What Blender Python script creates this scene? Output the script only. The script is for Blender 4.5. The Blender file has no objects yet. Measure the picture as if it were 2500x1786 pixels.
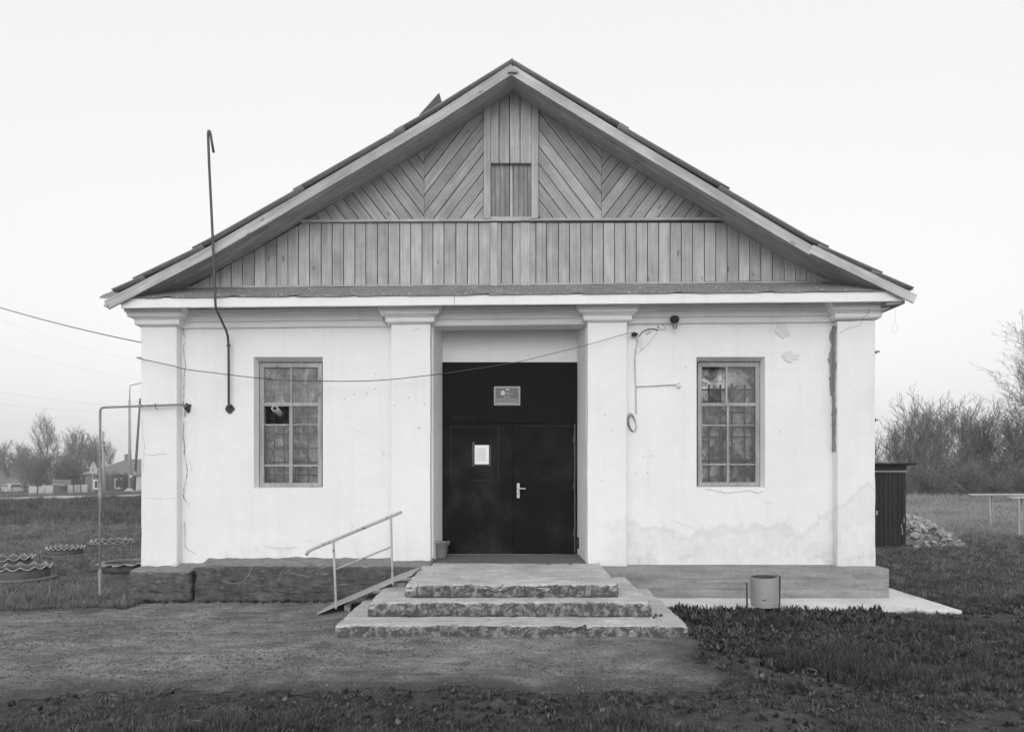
import bpy, bmesh, math, random
from mathutils import Vector, Matrix, noise
random.seed(11)
R = math.radians
S = bpy.context.scene
COL = S.collection

# ------------------------------------------------------------------ camera, sky, sun, exposure
F, CX, HY, CZ = 1700.0, 1250.0, 1145.0, 1.8          # focal length and horizon in photo pixels, eye height in metres
cam = bpy.data.cameras.new('camera')
cam.sensor_width = 36.0
cam.lens = F / 2500.0 * 36.0
cam.shift_y = (HY - 893.0) / 2500.0
cam.clip_start, cam.clip_end = 0.1, 2000.0
cam_o = bpy.data.objects.new('camera', cam)
cam_o.location = (0, 0, CZ)
cam_o.rotation_euler = (R(90), 0, 0)
COL.objects.link(cam_o)
S.camera = cam_o

SUN_EL, SUN_AZ = R(22), R(184)                        # soft sun behind the camera
world = bpy.data.worlds.new('World')
S.world = world
world.use_nodes = True
wn = world.node_tree
wn.nodes.clear()
wo = wn.nodes.new('ShaderNodeOutputWorld')
wb = wn.nodes.new('ShaderNodeBackground')
sk = wn.nodes.new('ShaderNodeTexSky')
sk.sky_type = 'NISHITA'
sk.sun_disc = False
sk.sun_elevation = SUN_EL
sk.sun_rotation = SUN_AZ
sk.air_density, sk.dust_density, sk.ozone_density = 1.5, 6.0, 1.0
bw = wn.nodes.new('ShaderNodeRGBToBW')                # the photograph is black and white
mu = wn.nodes.new('ShaderNodeMath'); mu.operation = 'MULTIPLY_ADD'
mu.inputs[1].default_value = 0.55                     # share of clear sky behind the cloud veil
mu.inputs[2].default_value = 6.1                      # the even, bright veil
wn.links.new(sk.outputs[0], bw.inputs[0])
wn.links.new(bw.outputs[0], mu.inputs[0])
wn.links.new(mu.outputs[0], wb.inputs['Color'])
wb.inputs['Strength'].default_value = 0.12
wn.links.new(wb.outputs[0], wo.inputs['Surface'])

sun = bpy.data.lights.new('sun', 'SUN')
sun.energy = 0.5
sun.angle = R(90)
sun.color = (1, 1, 1)
sun_o = bpy.data.objects.new('sun', sun)
d = Vector((math.sin(SUN_AZ) * math.cos(SUN_EL), math.cos(SUN_AZ) * math.cos(SUN_EL), math.sin(SUN_EL)))
sun_o.rotation_euler = (-d).to_track_quat('-Z', 'Y').to_euler()
sun_o.location = (0, -20, 30)
COL.objects.link(sun_o)

S.view_settings.view_transform = 'Standard'
S.view_settings.look = 'None'
S.view_settings.exposure = 0.08
S.view_settings.gamma = 1.0
S.view_settings.use_curve_mapping = False
S.render.engine = 'CYCLES'
S.cycles.use_denoising = True
S.cycles.denoiser = 'OPENIMAGEDENOISE'
S.cycles.denoising_prefilter = 'ACCURATE'
S.cycles.max_bounces = 6
S.cycles.transparent_max_bounces = 16
S.cycles.volume_bounces = 1

# ------------------------------------------------------------------ helpers
def X(px, Y): return (px - CX) / F * Y
def Z(py, Y): return CZ + (HY - py) / F * Y
def P(px, py, Y): return Vector((X(px, Y), Y, Z(py, Y)))
def ss(a, b, t):
    t = max(0.0, min(1.0, (t - a) / (b - a)))
    return t * t * (3 - 2 * t)
def fbm(x, y, z=0.0, s=1.0): return noise.fractal(Vector((x * s, y * s, z * s)), 1.0, 2.0, 4)

WL = {}
def place(o, parent):
    COL.objects.link(o)
    if parent is not None:
        o.parent = parent
        o.matrix_parent_inverse = WL.get(parent.name, Matrix.Identity(4)).inverted()
    return o
def tag(o, label, cat=None, group=None, kind=None):
    if label: o['label'] = label
    if cat: o['category'] = cat
    if group: o['group'] = group
    if kind: o['kind'] = kind
    return o
def thing(name, label, cat, loc=(0, 0, 0), group=None):
    o = bpy.data.objects.new(name, None)
    o.empty_display_size = 0.2
    COL.objects.link(o)
    o.location = loc
    WL[o.name] = Matrix.Translation(loc)
    return tag(o, label, cat, group)
def copy_thing(root, loc, rz=0.0, sc=(1, 1, 1), label=None, parent=None):
    r = root.copy(); COL.objects.link(r)
    if parent is None:
        r.location = loc; r.rotation_euler = (0, 0, rz); r.scale = sc
        if label: r['label'] = label
    else:
        r.parent = parent
    for ch in root.children: copy_thing(ch, None, parent=r)
    return r

class MB:
    def __init__(s): s.v, s.f = [], []
    def add(s, vs, fs):
        b = len(s.v); s.v += [tuple(v) for v in vs]; s.f += [tuple(i + b for i in f) for f in fs]; return s
    def hexa(s, p):                                    # p: bottom four, top four
        return s.add(p, [(0, 3, 2, 1), (4, 5, 6, 7), (0, 1, 5, 4), (1, 2, 6, 5), (2, 3, 7, 6), (3, 0, 4, 7)])
    def box(s, x0, x1, y0, y1, z0, z1):
        return s.hexa([(x0, y0, z0), (x1, y0, z0), (x1, y1, z0), (x0, y1, z0), (x0, y0, z1), (x1, y0, z1), (x1, y1, z1), (x0, y1, z1)])
    def prism(s, poly, y0, y1):                        # poly in x,z
        n = len(poly)
        vs = [(x, y0, z) for x, z in poly] + [(x, y1, z) for x, z in poly]
        return s.add(vs, [tuple(range(n)), tuple(range(2 * n - 1, n - 1, -1))] + [(i, i + n, (i + 1) % n + n, (i + 1) % n) for i in range(n)])
    def bar(s, a, b, w, h, up=(0, 0, 1)):              # square bar between two points
        a, b = Vector(a), Vector(b); d = (b - a).normalized(); u = Vector(up)
        r = d.cross(u)
        if r.length < 1e-4: r = d.cross(Vector((1, 0, 0)))
        r.normalize(); u = r.cross(d)
        q = [(-w / 2, -h / 2), (w / 2, -h / 2), (w / 2, h / 2), (-w / 2, h / 2)]
        return s.hexa([a + r * i + u * j for i, j in q] + [b + r * i + u * j for i, j in q])
    def tube(s, pts, r, n=8, cap=True):
        pts = [Vector(p) for p in pts]; m = len(pts)
        rs = r if isinstance(r, (list, tuple)) else [r] * m
        ref = None; vs = []
        for i, p in enumerate(pts):
            t = (pts[min(i + 1, m - 1)] - pts[max(i - 1, 0)]).normalized()
            if ref is None:
                ref = t.cross(Vector((0, 0, 1)))
                if ref.length < 0.05: ref = t.cross(Vector((0, 1, 0)))
            ref = (ref - t * ref.dot(t))
            ref.normalize(); u = t.cross(ref)
            for k in range(n):
                a = 2 * math.pi * k / n
                vs.append(p + (ref * math.cos(a) + u * math.sin(a)) * rs[i])
        fs = [(i * n + k, i * n + (k + 1) % n, (i + 1) * n + (k + 1) % n, (i + 1) * n + k) for i in range(m - 1) for k in range(n)]
        if cap: fs += [tuple(range(n - 1, -1, -1)), tuple(range((m - 1) * n, m * n))]
        return s.add(vs, fs)
    def lathe(s, prof, n=24, c=(0, 0, 0), tilt=None):
        m = len(prof); vs = []
        for r, z in prof:
            for k in range(n):
                a = 2 * math.pi * k / n
                v = Vector((r * math.cos(a), r * math.sin(a), z))
                if tilt: v = tilt @ v
                vs.append(v + Vector(c))
        fs = [(i * n + k, i * n + (k + 1) % n, (i + 1) * n + (k + 1) % n, (i + 1) * n + k) for i in range(m - 1) for k in range(n)]
        return s.add(vs, fs)
    def grid(s, fn, nu, nv):
        vs = [fn(i / nu, j / nv) for j in range(nv + 1) for i in range(nu + 1)]
        w = nu + 1
        return s.add(vs, [(j * w + i, j * w + i + 1, (j + 1) * w + i + 1, (j + 1) * w + i) for j in range(nv) for i in range(nu)])
    def rbox(s, x0, x1, y0, y1, z0, z1, res=0.1, amp=0.01, ns=3.0, rad=0.02, fn=None, amp2=0.0):
        """box with rounded, uneven, hand-made faces"""
        lo, hi = Vector((x0, y0, z0)), Vector((x1, y1, z1))
        def ticks(a, b):
            n = max(1, int((b - a) / res))
            t = [a + (b - a) * i / n for i in range(n + 1)]
            e = [a + rad * q for q in (.3, .65, 1)] + [b - rad * q for q in (.3, .65, 1)]
            t = sorted(t + [q for q in e if a < q < b]); o = [t[0]]
            for q in t[1:]:
                if q - o[-1] > rad * .15 or q == t[-1]: o.append(q)
            return o
        T = [ticks(lo[i], hi[i]) for i in range(3)]
        def warp(p):
            q = Vector([max(lo[i] + rad, min(hi[i] - rad, p[i])) for i in range(3)])
            dd = p - q
            nrm = dd.normalized() if dd.length > 1e-6 else Vector((0, 0, 0))
            p = q + nrm * rad
            k = noise.fractal(p * ns, 1.0, 2.0, 3) * amp
            if amp2: k -= max(0.0, noise.noise(p * ns * 2.3) - .28) * amp2 * (1.0 if dd.length > 0 and max(abs(c) for c in nrm) < .95 else .15)
            p = p + nrm * k
            return fn(p) if fn else p
        for ax in range(3):
            u, w = [(1, 2), (0, 2), (0, 1)][ax]
            for side in (0, 1):
                vs = []
                for b in T[w]:
                    for a in T[u]:
                        p = Vector((0, 0, 0)); p[ax] = (lo, hi)[side][ax]; p[u] = a; p[w] = b
                        vs.append(warp(p))
                W = len(T[u])
                fl = (side == 0) ^ (ax == 1)
                fs = []
                for j in range(len(T[w]) - 1):
                    for i in range(W - 1):
                        q = (j * W + i, j * W + i + 1, (j + 1) * W + i + 1, (j + 1) * W + i)
                        fs.append(q[::-1] if fl else q)
                s.add(vs, fs)
        return s
    def mesh(s, name, mat, smooth=False, recalc=True, merge=False):
        me = bpy.data.meshes.new(name)
        me.from_pydata([tuple(v) for v in s.v], [], s.f)
        if recalc or merge:
            bm = bmesh.new(); bm.from_mesh(me)
            if merge: bmesh.ops.remove_doubles(bm, verts=bm.verts, dist=1e-5)
            if recalc: bmesh.ops.recalc_face_normals(bm, faces=bm.faces)
            bm.to_mesh(me); bm.free()
        if smooth:
            me.polygons.foreach_set('use_smooth', [True] * len(me.polygons))
        if mat: me.materials.append(mat)
        me.update()
        return me
    def build(s, name, mat, parent=None, smooth=False, recalc=True, merge=False, bevel=0.0, solid=0.0):
        o = bpy.data.objects.new(name, s.mesh(name, mat, smooth, recalc, merge))
        if solid:
            md = o.modifiers.new('solid', 'SOLIDIFY'); md.thickness = solid; md.offset = 0
        if bevel:
            md = o.modifiers.new('bevel', 'BEVEL'); md.width = bevel; md.segments = 2; md.limit_method = 'ANGLE'
        return place(o, parent)

def clip(poly, a, b, c):                               # keep a*x+b*z >= c
    out = []
    for i in range(len(poly)):
        p, q = poly[i], poly[(i + 1) % len(poly)]
        dp, dq = a * p[0] + b * p[1] - c, a * q[0] + b * q[1] - c
        if dp >= 0: out.append(p)
        if (dp >= 0) != (dq >= 0):
            t = dp / (dp - dq); out.append((p[0] + (q[0] - p[0]) * t, p[1] + (q[1] - p[1]) * t))
    return out

# ------------------------------------------------------------------ materials (all grey: the photograph is black and white)
class NT:
    def __init__(s, name):
        s.m = bpy.data.materials.new(name); s.m.use_nodes = True
        s.t = s.m.node_tree; s.t.nodes.clear()
        s.out = s.n('ShaderNodeOutputMaterial'); s.b = s.n('ShaderNodeBsdfPrincipled')
        s.l(s.b.outputs[0], s.out.inputs['Surface'])
        s.tc = s.n('ShaderNodeTexCoord')
    def n(s, t): return s.t.nodes.new(t)
    def l(s, a, b): s.t.links.new(a, b)
    def put(s, sock, v):
        if isinstance(v, (int, float)):
            if sock.type == 'RGBA': sock.default_value = (v, v, v, 1)
            elif sock.type == 'VECTOR': sock.default_value = (v, v, v)
            else: sock.default_value = v
        elif isinstance(v, tuple): sock.default_value = v
        else: s.l(v, sock)
    def obj(s): return s.tc.outputs['Object']
    def map(s, vec, scale=(1, 1, 1), rot=(0, 0, 0), loc=(0, 0, 0)):
        k = s.n('ShaderNodeMapping'); s.l(vec, k.inputs['Vector'])
        k.inputs['Scale'].default_value = scale; k.inputs['Rotation'].default_value = rot; k.inputs['Location'].default_value = loc
        return k.outputs[0]
    def noise(s, vec, scale, detail=4, rough=.55, dist=0.0):
        k = s.n('ShaderNodeTexNoise'); s.l(vec, k.inputs['Vector'])
        k.inputs['Scale'].default_value = scale; k.inputs['Detail'].default_value = detail
        k.inputs['Roughness'].default_value = rough; k.inputs['Distortion'].default_value = dist
        return k.outputs[0]
    def vor(s, vec, scale, feature='F1'):
        k = s.n('ShaderNodeTexVoronoi'); s.l(vec, k.inputs['Vector']); k.feature = feature
        k.inputs['Scale'].default_value = scale
        return k.outputs[0]
    def ma(s, op, a, b=0.0, c=0.0):
        k = s.n('ShaderNodeMath'); k.operation = op
        for i, v in enumerate((a, b, c)): s.put(k.inputs[i], v)
        return k.outputs[0]
    def step(s, v, lo, hi, a=0.0, b=1.0):
        k = s.n('ShaderNodeMapRange'); k.interpolation_type = 'SMOOTHSTEP'
        s.put(k.inputs[0], v)
        for i, q in enumerate((lo, hi, a, b)): k.inputs[i + 1].default_value = q
        return k.outputs[0]
    def lin(s, v, lo, hi, a, b):
        k = s.n('ShaderNodeMapRange'); s.put(k.inputs[0], v)
        for i, q in enumerate((lo, hi, a, b)): k.inputs[i + 1].default_value = q
        return k.outputs[0]
    def mix(s, f, a, b):
        return s.ma('MULTIPLY_ADD', f, s.ma('SUBTRACT', b, a), a)
    def sep(s, vec):
        k = s.n('ShaderNodeSeparateXYZ'); s.l(vec, k.inputs[0]); return k.outputs
    def bump(s, h, strength, dist=0.02):
        k = s.n('ShaderNodeBump'); s.l(h, k.inputs['Height']); k.inputs['Strength'].default_value = strength; k.inputs['Distance'].default_value = dist
        s.l(k.outputs[0], s.b.inputs['Normal'])
    def rnd(s): return s.n('ShaderNodeObjectInfo').outputs['Random']
    def done(s, val, rough=.85, spec=.3, metal=0.0):
        s.put(s.b.inputs['Base Color'], val); s.put(s.b.inputs['Roughness'], rough)
        s.b.inputs['Specular IOR Level'].default_value = spec; s.b.inputs['Metallic'].default_value = metal
        return s.m

def mat(name, v, var=.15, sc=3.0, bump=.3, bsc=30.0, rough=.85, stretch=(1, 1, 1), rand=0.0, spec=.3, metal=0.0, rot=(0, 0, 0), dist=.01):
    k = NT(name); o = k.map(k.obj(), stretch, rot)
    a = k.noise(o, sc); b = k.noise(o, sc * 7)
    val = k.ma('MULTIPLY_ADD', a, 2 * var, 1 - var - var * .5)
    val = k.ma('MULTIPLY_ADD', b, var, val)
    if rand: val = k.ma('MULTIPLY', val, k.lin(k.rnd(), 0, 1, 1 - rand, 1 + rand))
    if bump: k.bump(k.noise(o, bsc, 5), bump, dist)
    return k.done(k.ma('MULTIPLY', val, v), rough, spec, metal)

def m_plaster(name, v=.80, stain=False):
    k = NT(name); o = k.obj()
    big = k.noise(o, .9, 3); mid = k.noise(o, 5, 5); fine = k.noise(o, 60, 3)
    val = k.ma('MULTIPLY_ADD', big, .12, .93)
    val = k.ma('MULTIPLY_ADD', mid, .07, k.ma('SUBTRACT', val, .035))
    rain = k.noise(k.map(o, (5, 5, .35)), 1.6, 5)
    val = k.ma('MULTIPLY', val, k.step(rain, .48, .80, 1, .945))
    spot = k.step(k.noise(o, 26, 2), .73, .78)
    val = k.ma('MULTIPLY', val, k.ma('MULTIPLY_ADD', spot, -.09, 1.0))
    x, y, z = k.sep(o)[:3]
    if stain:
        e = k.ma('ADD', z, k.ma('MULTIPLY_ADD', k.noise(o, 1.4, 6, .65), 1.1, -.55))
        e = k.ma('MULTIPLY_ADD', k.step(x, 4.2, 5.0), -.55, e)
        msk = k.ma('MULTIPLY', k.ma('MULTIPLY_ADD', k.step(e, .94, .88), .55, k.ma('MULTIPLY', k.step(e, 1.15, .6), .45)), k.step(x, 1.0, 1.7))
        rim = k.ma('MULTIPLY', k.ma('MULTIPLY', k.step(e, 1.0, .93), k.step(e, .86, .93)), k.step(x, 1.0, 1.7))
        mott = k.lin(k.noise(o, 6, 7, .7), .3, .72, .85, 1.0)
        val = k.ma('MULTIPLY', val, k.mix(msk, 1.0, mott))
        val = k.ma('MULTIPLY', val, k.ma('MULTIPLY_ADD', rim, -.12, 1.0))
    foot = k.ma('MULTIPLY', k.step(z, .85, .45), k.step(k.noise(o, 4, 6, .7), .48, .68))
    val = k.ma('MULTIPLY', val, k.ma('MULTIPLY_ADD', foot, -.22, 1.0))
    h = k.ma('MULTIPLY_ADD', fine, .25, k.ma('MULTIPLY_ADD', k.noise(o, 14, 4), .5, k.ma('MULTIPLY', k.noise(k.map(o, (.7, .7, 1.6)), 3.5, 5, .6), 1.6)))
    k.bump(h, .32, .016)
    return k.done(k.ma('MULTIPLY', val, v), .9, .15)

def m_wood(name, v, rot=0.0, along='z', rand=.12):
    k = NT(name)
    o = k.map(k.obj(), (1, 1, 1), (0, rot, 0))
    rv = k.n('ShaderNodeVectorMath'); rv.operation = 'ADD'
    cmb = k.n('ShaderNodeCombineXYZ'); r = k.ma('MULTIPLY', k.rnd(), 37.0)
    for i in range(3): k.l(r, cmb.inputs[i])
    k.l(o, rv.inputs[0]); k.l(cmb.outputs[0], rv.inputs[1]); o = rv.outputs[0]
    st = {'z': (1, 1, .045), 'x': (.045, 1, 1)}[along]
    g = k.map(o, st)
    a = k.noise(g, 22, 6, .65, .4); b = k.noise(g, 70, 3); c = k.noise(o, 2.2, 4)
    val = k.lin(a, .25, .75, .72, 1.20)
    val = k.ma('MULTIPLY', val, k.lin(b, .3, .7, .88, 1.1))
    val = k.ma('MULTIPLY', val, k.lin(c, .3, .7, .78, 1.18))
    kn = k.step(k.vor(k.map(o, {'z': (1, 1, .45), 'x': (.45, 1, 1)}[along]), 4.2), .06, .11)
    val = k.ma('MULTIPLY', val, k.lin(kn, 0, 1, .62, 1))
    val = k.ma('MULTIPLY', val, k.lin(k.rnd(), 0, 1, 1 - rand, 1 + rand))
    k.bump(k.ma('ADD', a, k.ma('MULTIPLY', b, .5)), .35, .006)
    return k.done(k.ma('MULTIPLY', val, v), .8, .25)

def m_concrete_step():
    k = NT('step concrete'); o = k.obj()
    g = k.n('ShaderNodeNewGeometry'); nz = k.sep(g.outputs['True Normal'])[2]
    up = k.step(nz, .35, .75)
    n1 = k.noise(o, 2.0, 5, .6); n2 = k.noise(o, 16, 5, .65); n3 = k.noise(k.map(o, (1, 3, 3)), 3, 6, .7)
    top = k.ma('MULTIPLY', k.lin(n1, .3, .7, .42, .58), k.lin(k.noise(o, 34, 5, .75), .3, .7, .70, 1.25))
    top = k.ma('MULTIPLY', top, k.lin(n3, .35, .65, .80, 1.16))
    flake = k.step(k.noise(o, 13, 7, .8), .46, .58)
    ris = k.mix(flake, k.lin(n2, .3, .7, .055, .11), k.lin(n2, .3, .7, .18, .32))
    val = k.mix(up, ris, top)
    k.bump(k.ma('MULTIPLY_ADD', n2, .6, k.ma('MULTIPLY_ADD', k.noise(o, 60, 3), .4, k.ma('MULTIPLY', flake, .25))), .6, .012)
    return k.done(val, .93, .15)

def m_plinth():
    k = NT('dark painted plinth'); o = k.obj()
    n1 = k.noise(o, 1.6, 5); n2 = k.noise(o, 9, 6, .65)
    val = k.ma('MULTIPLY', k.lin(n1, .3, .7, .075, .13), k.lin(n2, .3, .7, .6, 1.45))
    g = k.n('ShaderNodeNewGeometry'); nz = k.sep(g.outputs['True Normal'])[2]
    dust = k.ma('MULTIPLY', k.step(nz, .3, .8), k.lin(n2, .3, .7, .5, 1.0))
    val = k.mix(dust, val, .27)
    chip = k.step(k.noise(k.map(o, (1, 1, 1.8)), 5, 8, .8, .8), .615, .64)
    val = k.mix(k.ma('MULTIPLY', chip, .75), val, .30)
    k.bump(k.ma('MULTIPLY_ADD', k.noise(o, 22, 5), .5, k.noise(k.map(o, (1, 1, 2.2)), 5, 6, .6)), .9, .08)
    return k.done(val, .85, .25)

def m_form_concrete():
    k = NT('board marked concrete'); o = k.obj()
    s1 = k.noise(k.map(o, (.7, 1, 5)), 2.2, 6, .65); s2 = k.noise(o, 14, 5, .7); z = k.sep(o)[2]
    val = k.ma('MULTIPLY', k.lin(s1, .3, .7, .18, .33), k.lin(s2, .3, .7, .85, 1.12))
    k.bump(k.ma('ADD', s1, k.ma('MULTIPLY', s2, .4)), .3, .01)
    return k.done(val, .9, .2)

def m_slab():
    k = NT('pale slab concrete'); o = k.obj()
    a = k.noise(o, 1.8, 6, .6); b = k.noise(o, 25, 5, .7)
    val = k.ma('MULTIPLY', k.lin(a, .3, .7, .54, .72), k.lin(b, .3, .7, .86, 1.1))
    k.bump(b, .3, .008)
    return k.done(val, .9, .15)

def m_dirt():
    k = NT('trodden dirt'); o = k.obj()
    a = k.noise(o, .55, 5, .6); b = k.noise(k.map(o, (.6, 1.3, 1)), 3.2, 6, .68); c = k.noise(o, 45, 5, .75)
    peb = k.vor(o, 55)
    val = k.lin(a, .33, .67, .215, .36)
    val = k.ma('MULTIPLY', val, k.lin(b, .3, .72, .45, 1.6))
    pale = k.step(k.noise(k.map(o, (.7, 1.6, 1), (0, 0, 0), (3, 1, 0)), 1.5, 5, .6), .60, .74)
    val = k.mix(k.ma('MULTIPLY', pale, .65), val, .44)
    val = k.ma('MULTIPLY', val, k.lin(c, .3, .7, .38, 1.7))
    val = k.ma('MULTIPLY', val, k.step(peb, .05, .35, 1.35, .9))
    at = k.n('ShaderNodeAttribute'); at.attribute_name = 'edge'
    e = k.ma('MULTIPLY_ADD', k.noise(o, 2.6, 6, .7), 1.1, k.ma('SUBTRACT', at.outputs['Fac'], .55))
    val = k.mix(k.step(e, .0, .55, 1, 0), val, k.ma('MULTIPLY', k.lin(c, .3, .7, .5, 1.5), .12))
    k.bump(k.ma('ADD', k.ma('MULTIPLY', c, .9), k.ma('MULTIPLY', b, .8)), 1.0, .05)
    return k.done(val, .95, .12)

def m_ground():
    k = NT('grassy soil'); o = k.obj(); x, y, z = k.sep(o)[:3]
    a = k.noise(o, .35, 5, .6); b = k.noise(o, 4, 6, .7); c = k.noise(o, 30, 4, .7)
    near = k.lin(a, .3, .7, .065, .125)
    left = k.lin(a, .3, .7, .065, .115)
    straw = k.lin(a, .3, .7, .14, .26)
    wl = k.ma('MULTIPLY', k.step(x, -3.0, -6.0), k.step(y, 9.0, 12.0))
    ws = k.ma('MULTIPLY', k.step(x, 2.0, 6.0), k.step(k.ma('MULTIPLY_ADD', b, 6.0, y), 17, 25))
    val = k.mix(wl, near, left); val = k.mix(ws, val, straw)
    val = k.ma('MULTIPLY', val, k.ma('MULTIPLY', k.lin(b, .3, .7, .65, 1.35), k.lin(c, .3, .7, .7, 1.3)))
    k.bump(k.ma('ADD', b, c), .9, .05)
    return k.done(val, .95, .1)

def m_leaf(name, v, rand=.35, trans=.25):
    k = NT(name)
    n = k.noise(k.obj(), 9, 2)
    val = k.ma('MULTIPLY', k.lin(k.rnd(), 0, 1, v * (1 - rand), v * (1 + rand)), k.lin(n, .3, .7, .75, 1.3))
    k.done(val, .45, .5)
    if trans:
        tr = k.n('ShaderNodeBsdfTranslucent'); k.put(tr.inputs[0], val)
        mx = k.n('ShaderNodeMixShader'); mx.inputs[0].default_value = trans
        k.l(k.b.outputs[0], mx.inputs[1]); k.l(tr.outputs[0], mx.inputs[2]); k.l(mx.outputs[0], k.out.inputs['Surface'])
    return k.m

def m_glass(name, dirt=.3, film=0.0, v=.30):
    k = NT(name); o = k.obj()
    n = k.noise(o, 5, 6, .7, .5); streak = k.noise(k.map(o, (1, 1, .25)), 14, 3, .6)
    val = k.lin(n, .3, .7, v * .55, v * 1.35)
    k.done(val, .5, .5)
    tr = k.n('ShaderNodeBsdfTransparent'); tr.inputs[0].default_value = (.88, .88, .88, 1)
    gl = k.n('ShaderNodeBsdfGlossy'); gl.inputs['Roughness'].default_value = .22; gl.inputs[0].default_value = (.7, .7, .7, 1)
    fr = k.n('ShaderNodeFresnel'); fr.inputs[0].default_value = 1.5
    if film:
        w = k.noise(k.map(o, (1.3, 1, .7), (0, .5, 0)), 9, 7, .6, 1.2)
        bp = k.n('ShaderNodeBump'); k.l(w, bp.inputs['Height']); bp.inputs['Strength'].default_value = .9; bp.inputs['Distance'].default_value = .04
        k.l(bp.outputs[0], gl.inputs['Normal']); k.l(bp.outputs[0], fr.inputs['Normal']); k.l(bp.outputs[0], k.b.inputs['Normal'])
    m1 = k.n('ShaderNodeMixShader'); k.l(fr.outputs[0], m1.inputs[0]); k.l(tr.outputs[0], m1.inputs[1]); k.l(gl.outputs[0], m1.inputs[2])
    m2 = k.n('ShaderNodeMixShader')
    msk = k.ma('MULTIPLY_ADD', k.step(k.ma('ADD', k.ma('MULTIPLY', n, .6), k.ma('MULTIPLY', streak, .5)), .54, .78), .30, dirt)
    k.l(msk, m2.inputs[0]); k.l(m1.outputs[0], m2.inputs[1]); k.l(k.b.outputs[0], m2.inputs[2])
    k.l(m2.outputs[0], k.out.inputs['Surface'])
    return k.m

def m_backing(name, lo, hi):
    k = NT(name); o = k.obj()
    a = k.noise(o, 3.2, 6, .65, .8); b = k.noise(o, 18, 5, .7)
    blot = k.step(k.noise(o, 2.4, 5, .6, 1.0), .50, .56)
    val = k.ma('MULTIPLY', k.lin(k.noise(o, 2.6, 5, .6, 1.8), .38, .60, lo, hi), k.lin(b, .3, .7, .8, 1.2))
    val = k.ma('MULTIPLY', val, k.lin(blot, 0, 1, 1, .42))
    return k.done(val, .8, .2)

def m_door():
    k = NT('black painted door'); o = k.obj()
    a = k.noise(o, 1.7, 5, .6); b = k.noise(o, 40, 3); z = k.sep(o)[2]
    scuff = k.ma('MULTIPLY', k.step(k.ma('MULTIPLY_ADD', k.noise(k.map(o, (1, 1, .5)), 6, 5, .7), .35, a), .60, .92), k.step(z, 2.6, 1.9))
    val = k.ma('MULTIPLY_ADD', scuff, .018, k.lin(b, .3, .7, .005, .009))
    k.bump(k.ma('ADD', b, k.ma('MULTIPLY', a, 2)), .12, .006)
    return k.done(val, .75, .10)

def m_flash():
    k = NT('painted sheet metal flashing'); o = k.obj()
    a = k.noise(o, 3, 5); sp = k.step(k.noise(o, 26, 3, .6), .61, .64)
    st = k.step(k.noise(k.map(o, (6, 1, .8)), 5, 4, .7, .6), .66, .70)
    val = k.lin(a, .3, .7, .15, .22)
    val = k.mix(k.ma('MULTIPLY', k.ma('MAXIMUM', sp, st), .8), val, .62)
    k.bump(a, .2, .02)
    return k.done(val, .7, .3)

def m_rustpaint(name, v, rust=.12, th=.6):
    k = NT(name); o = k.obj()
    n = k.noise(o, 14, 6, .75); a = k.noise(o, 2.5, 4)
    msk = k.step(n, th, th + .06)
    val = k.mix(msk, k.lin(a, .3, .7, v * .82, v * 1.15), rust)
    k.bump(n, .2, .004)
    return k.done(val, k.lin(msk, 0, 1, .5, .9), .35)

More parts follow.
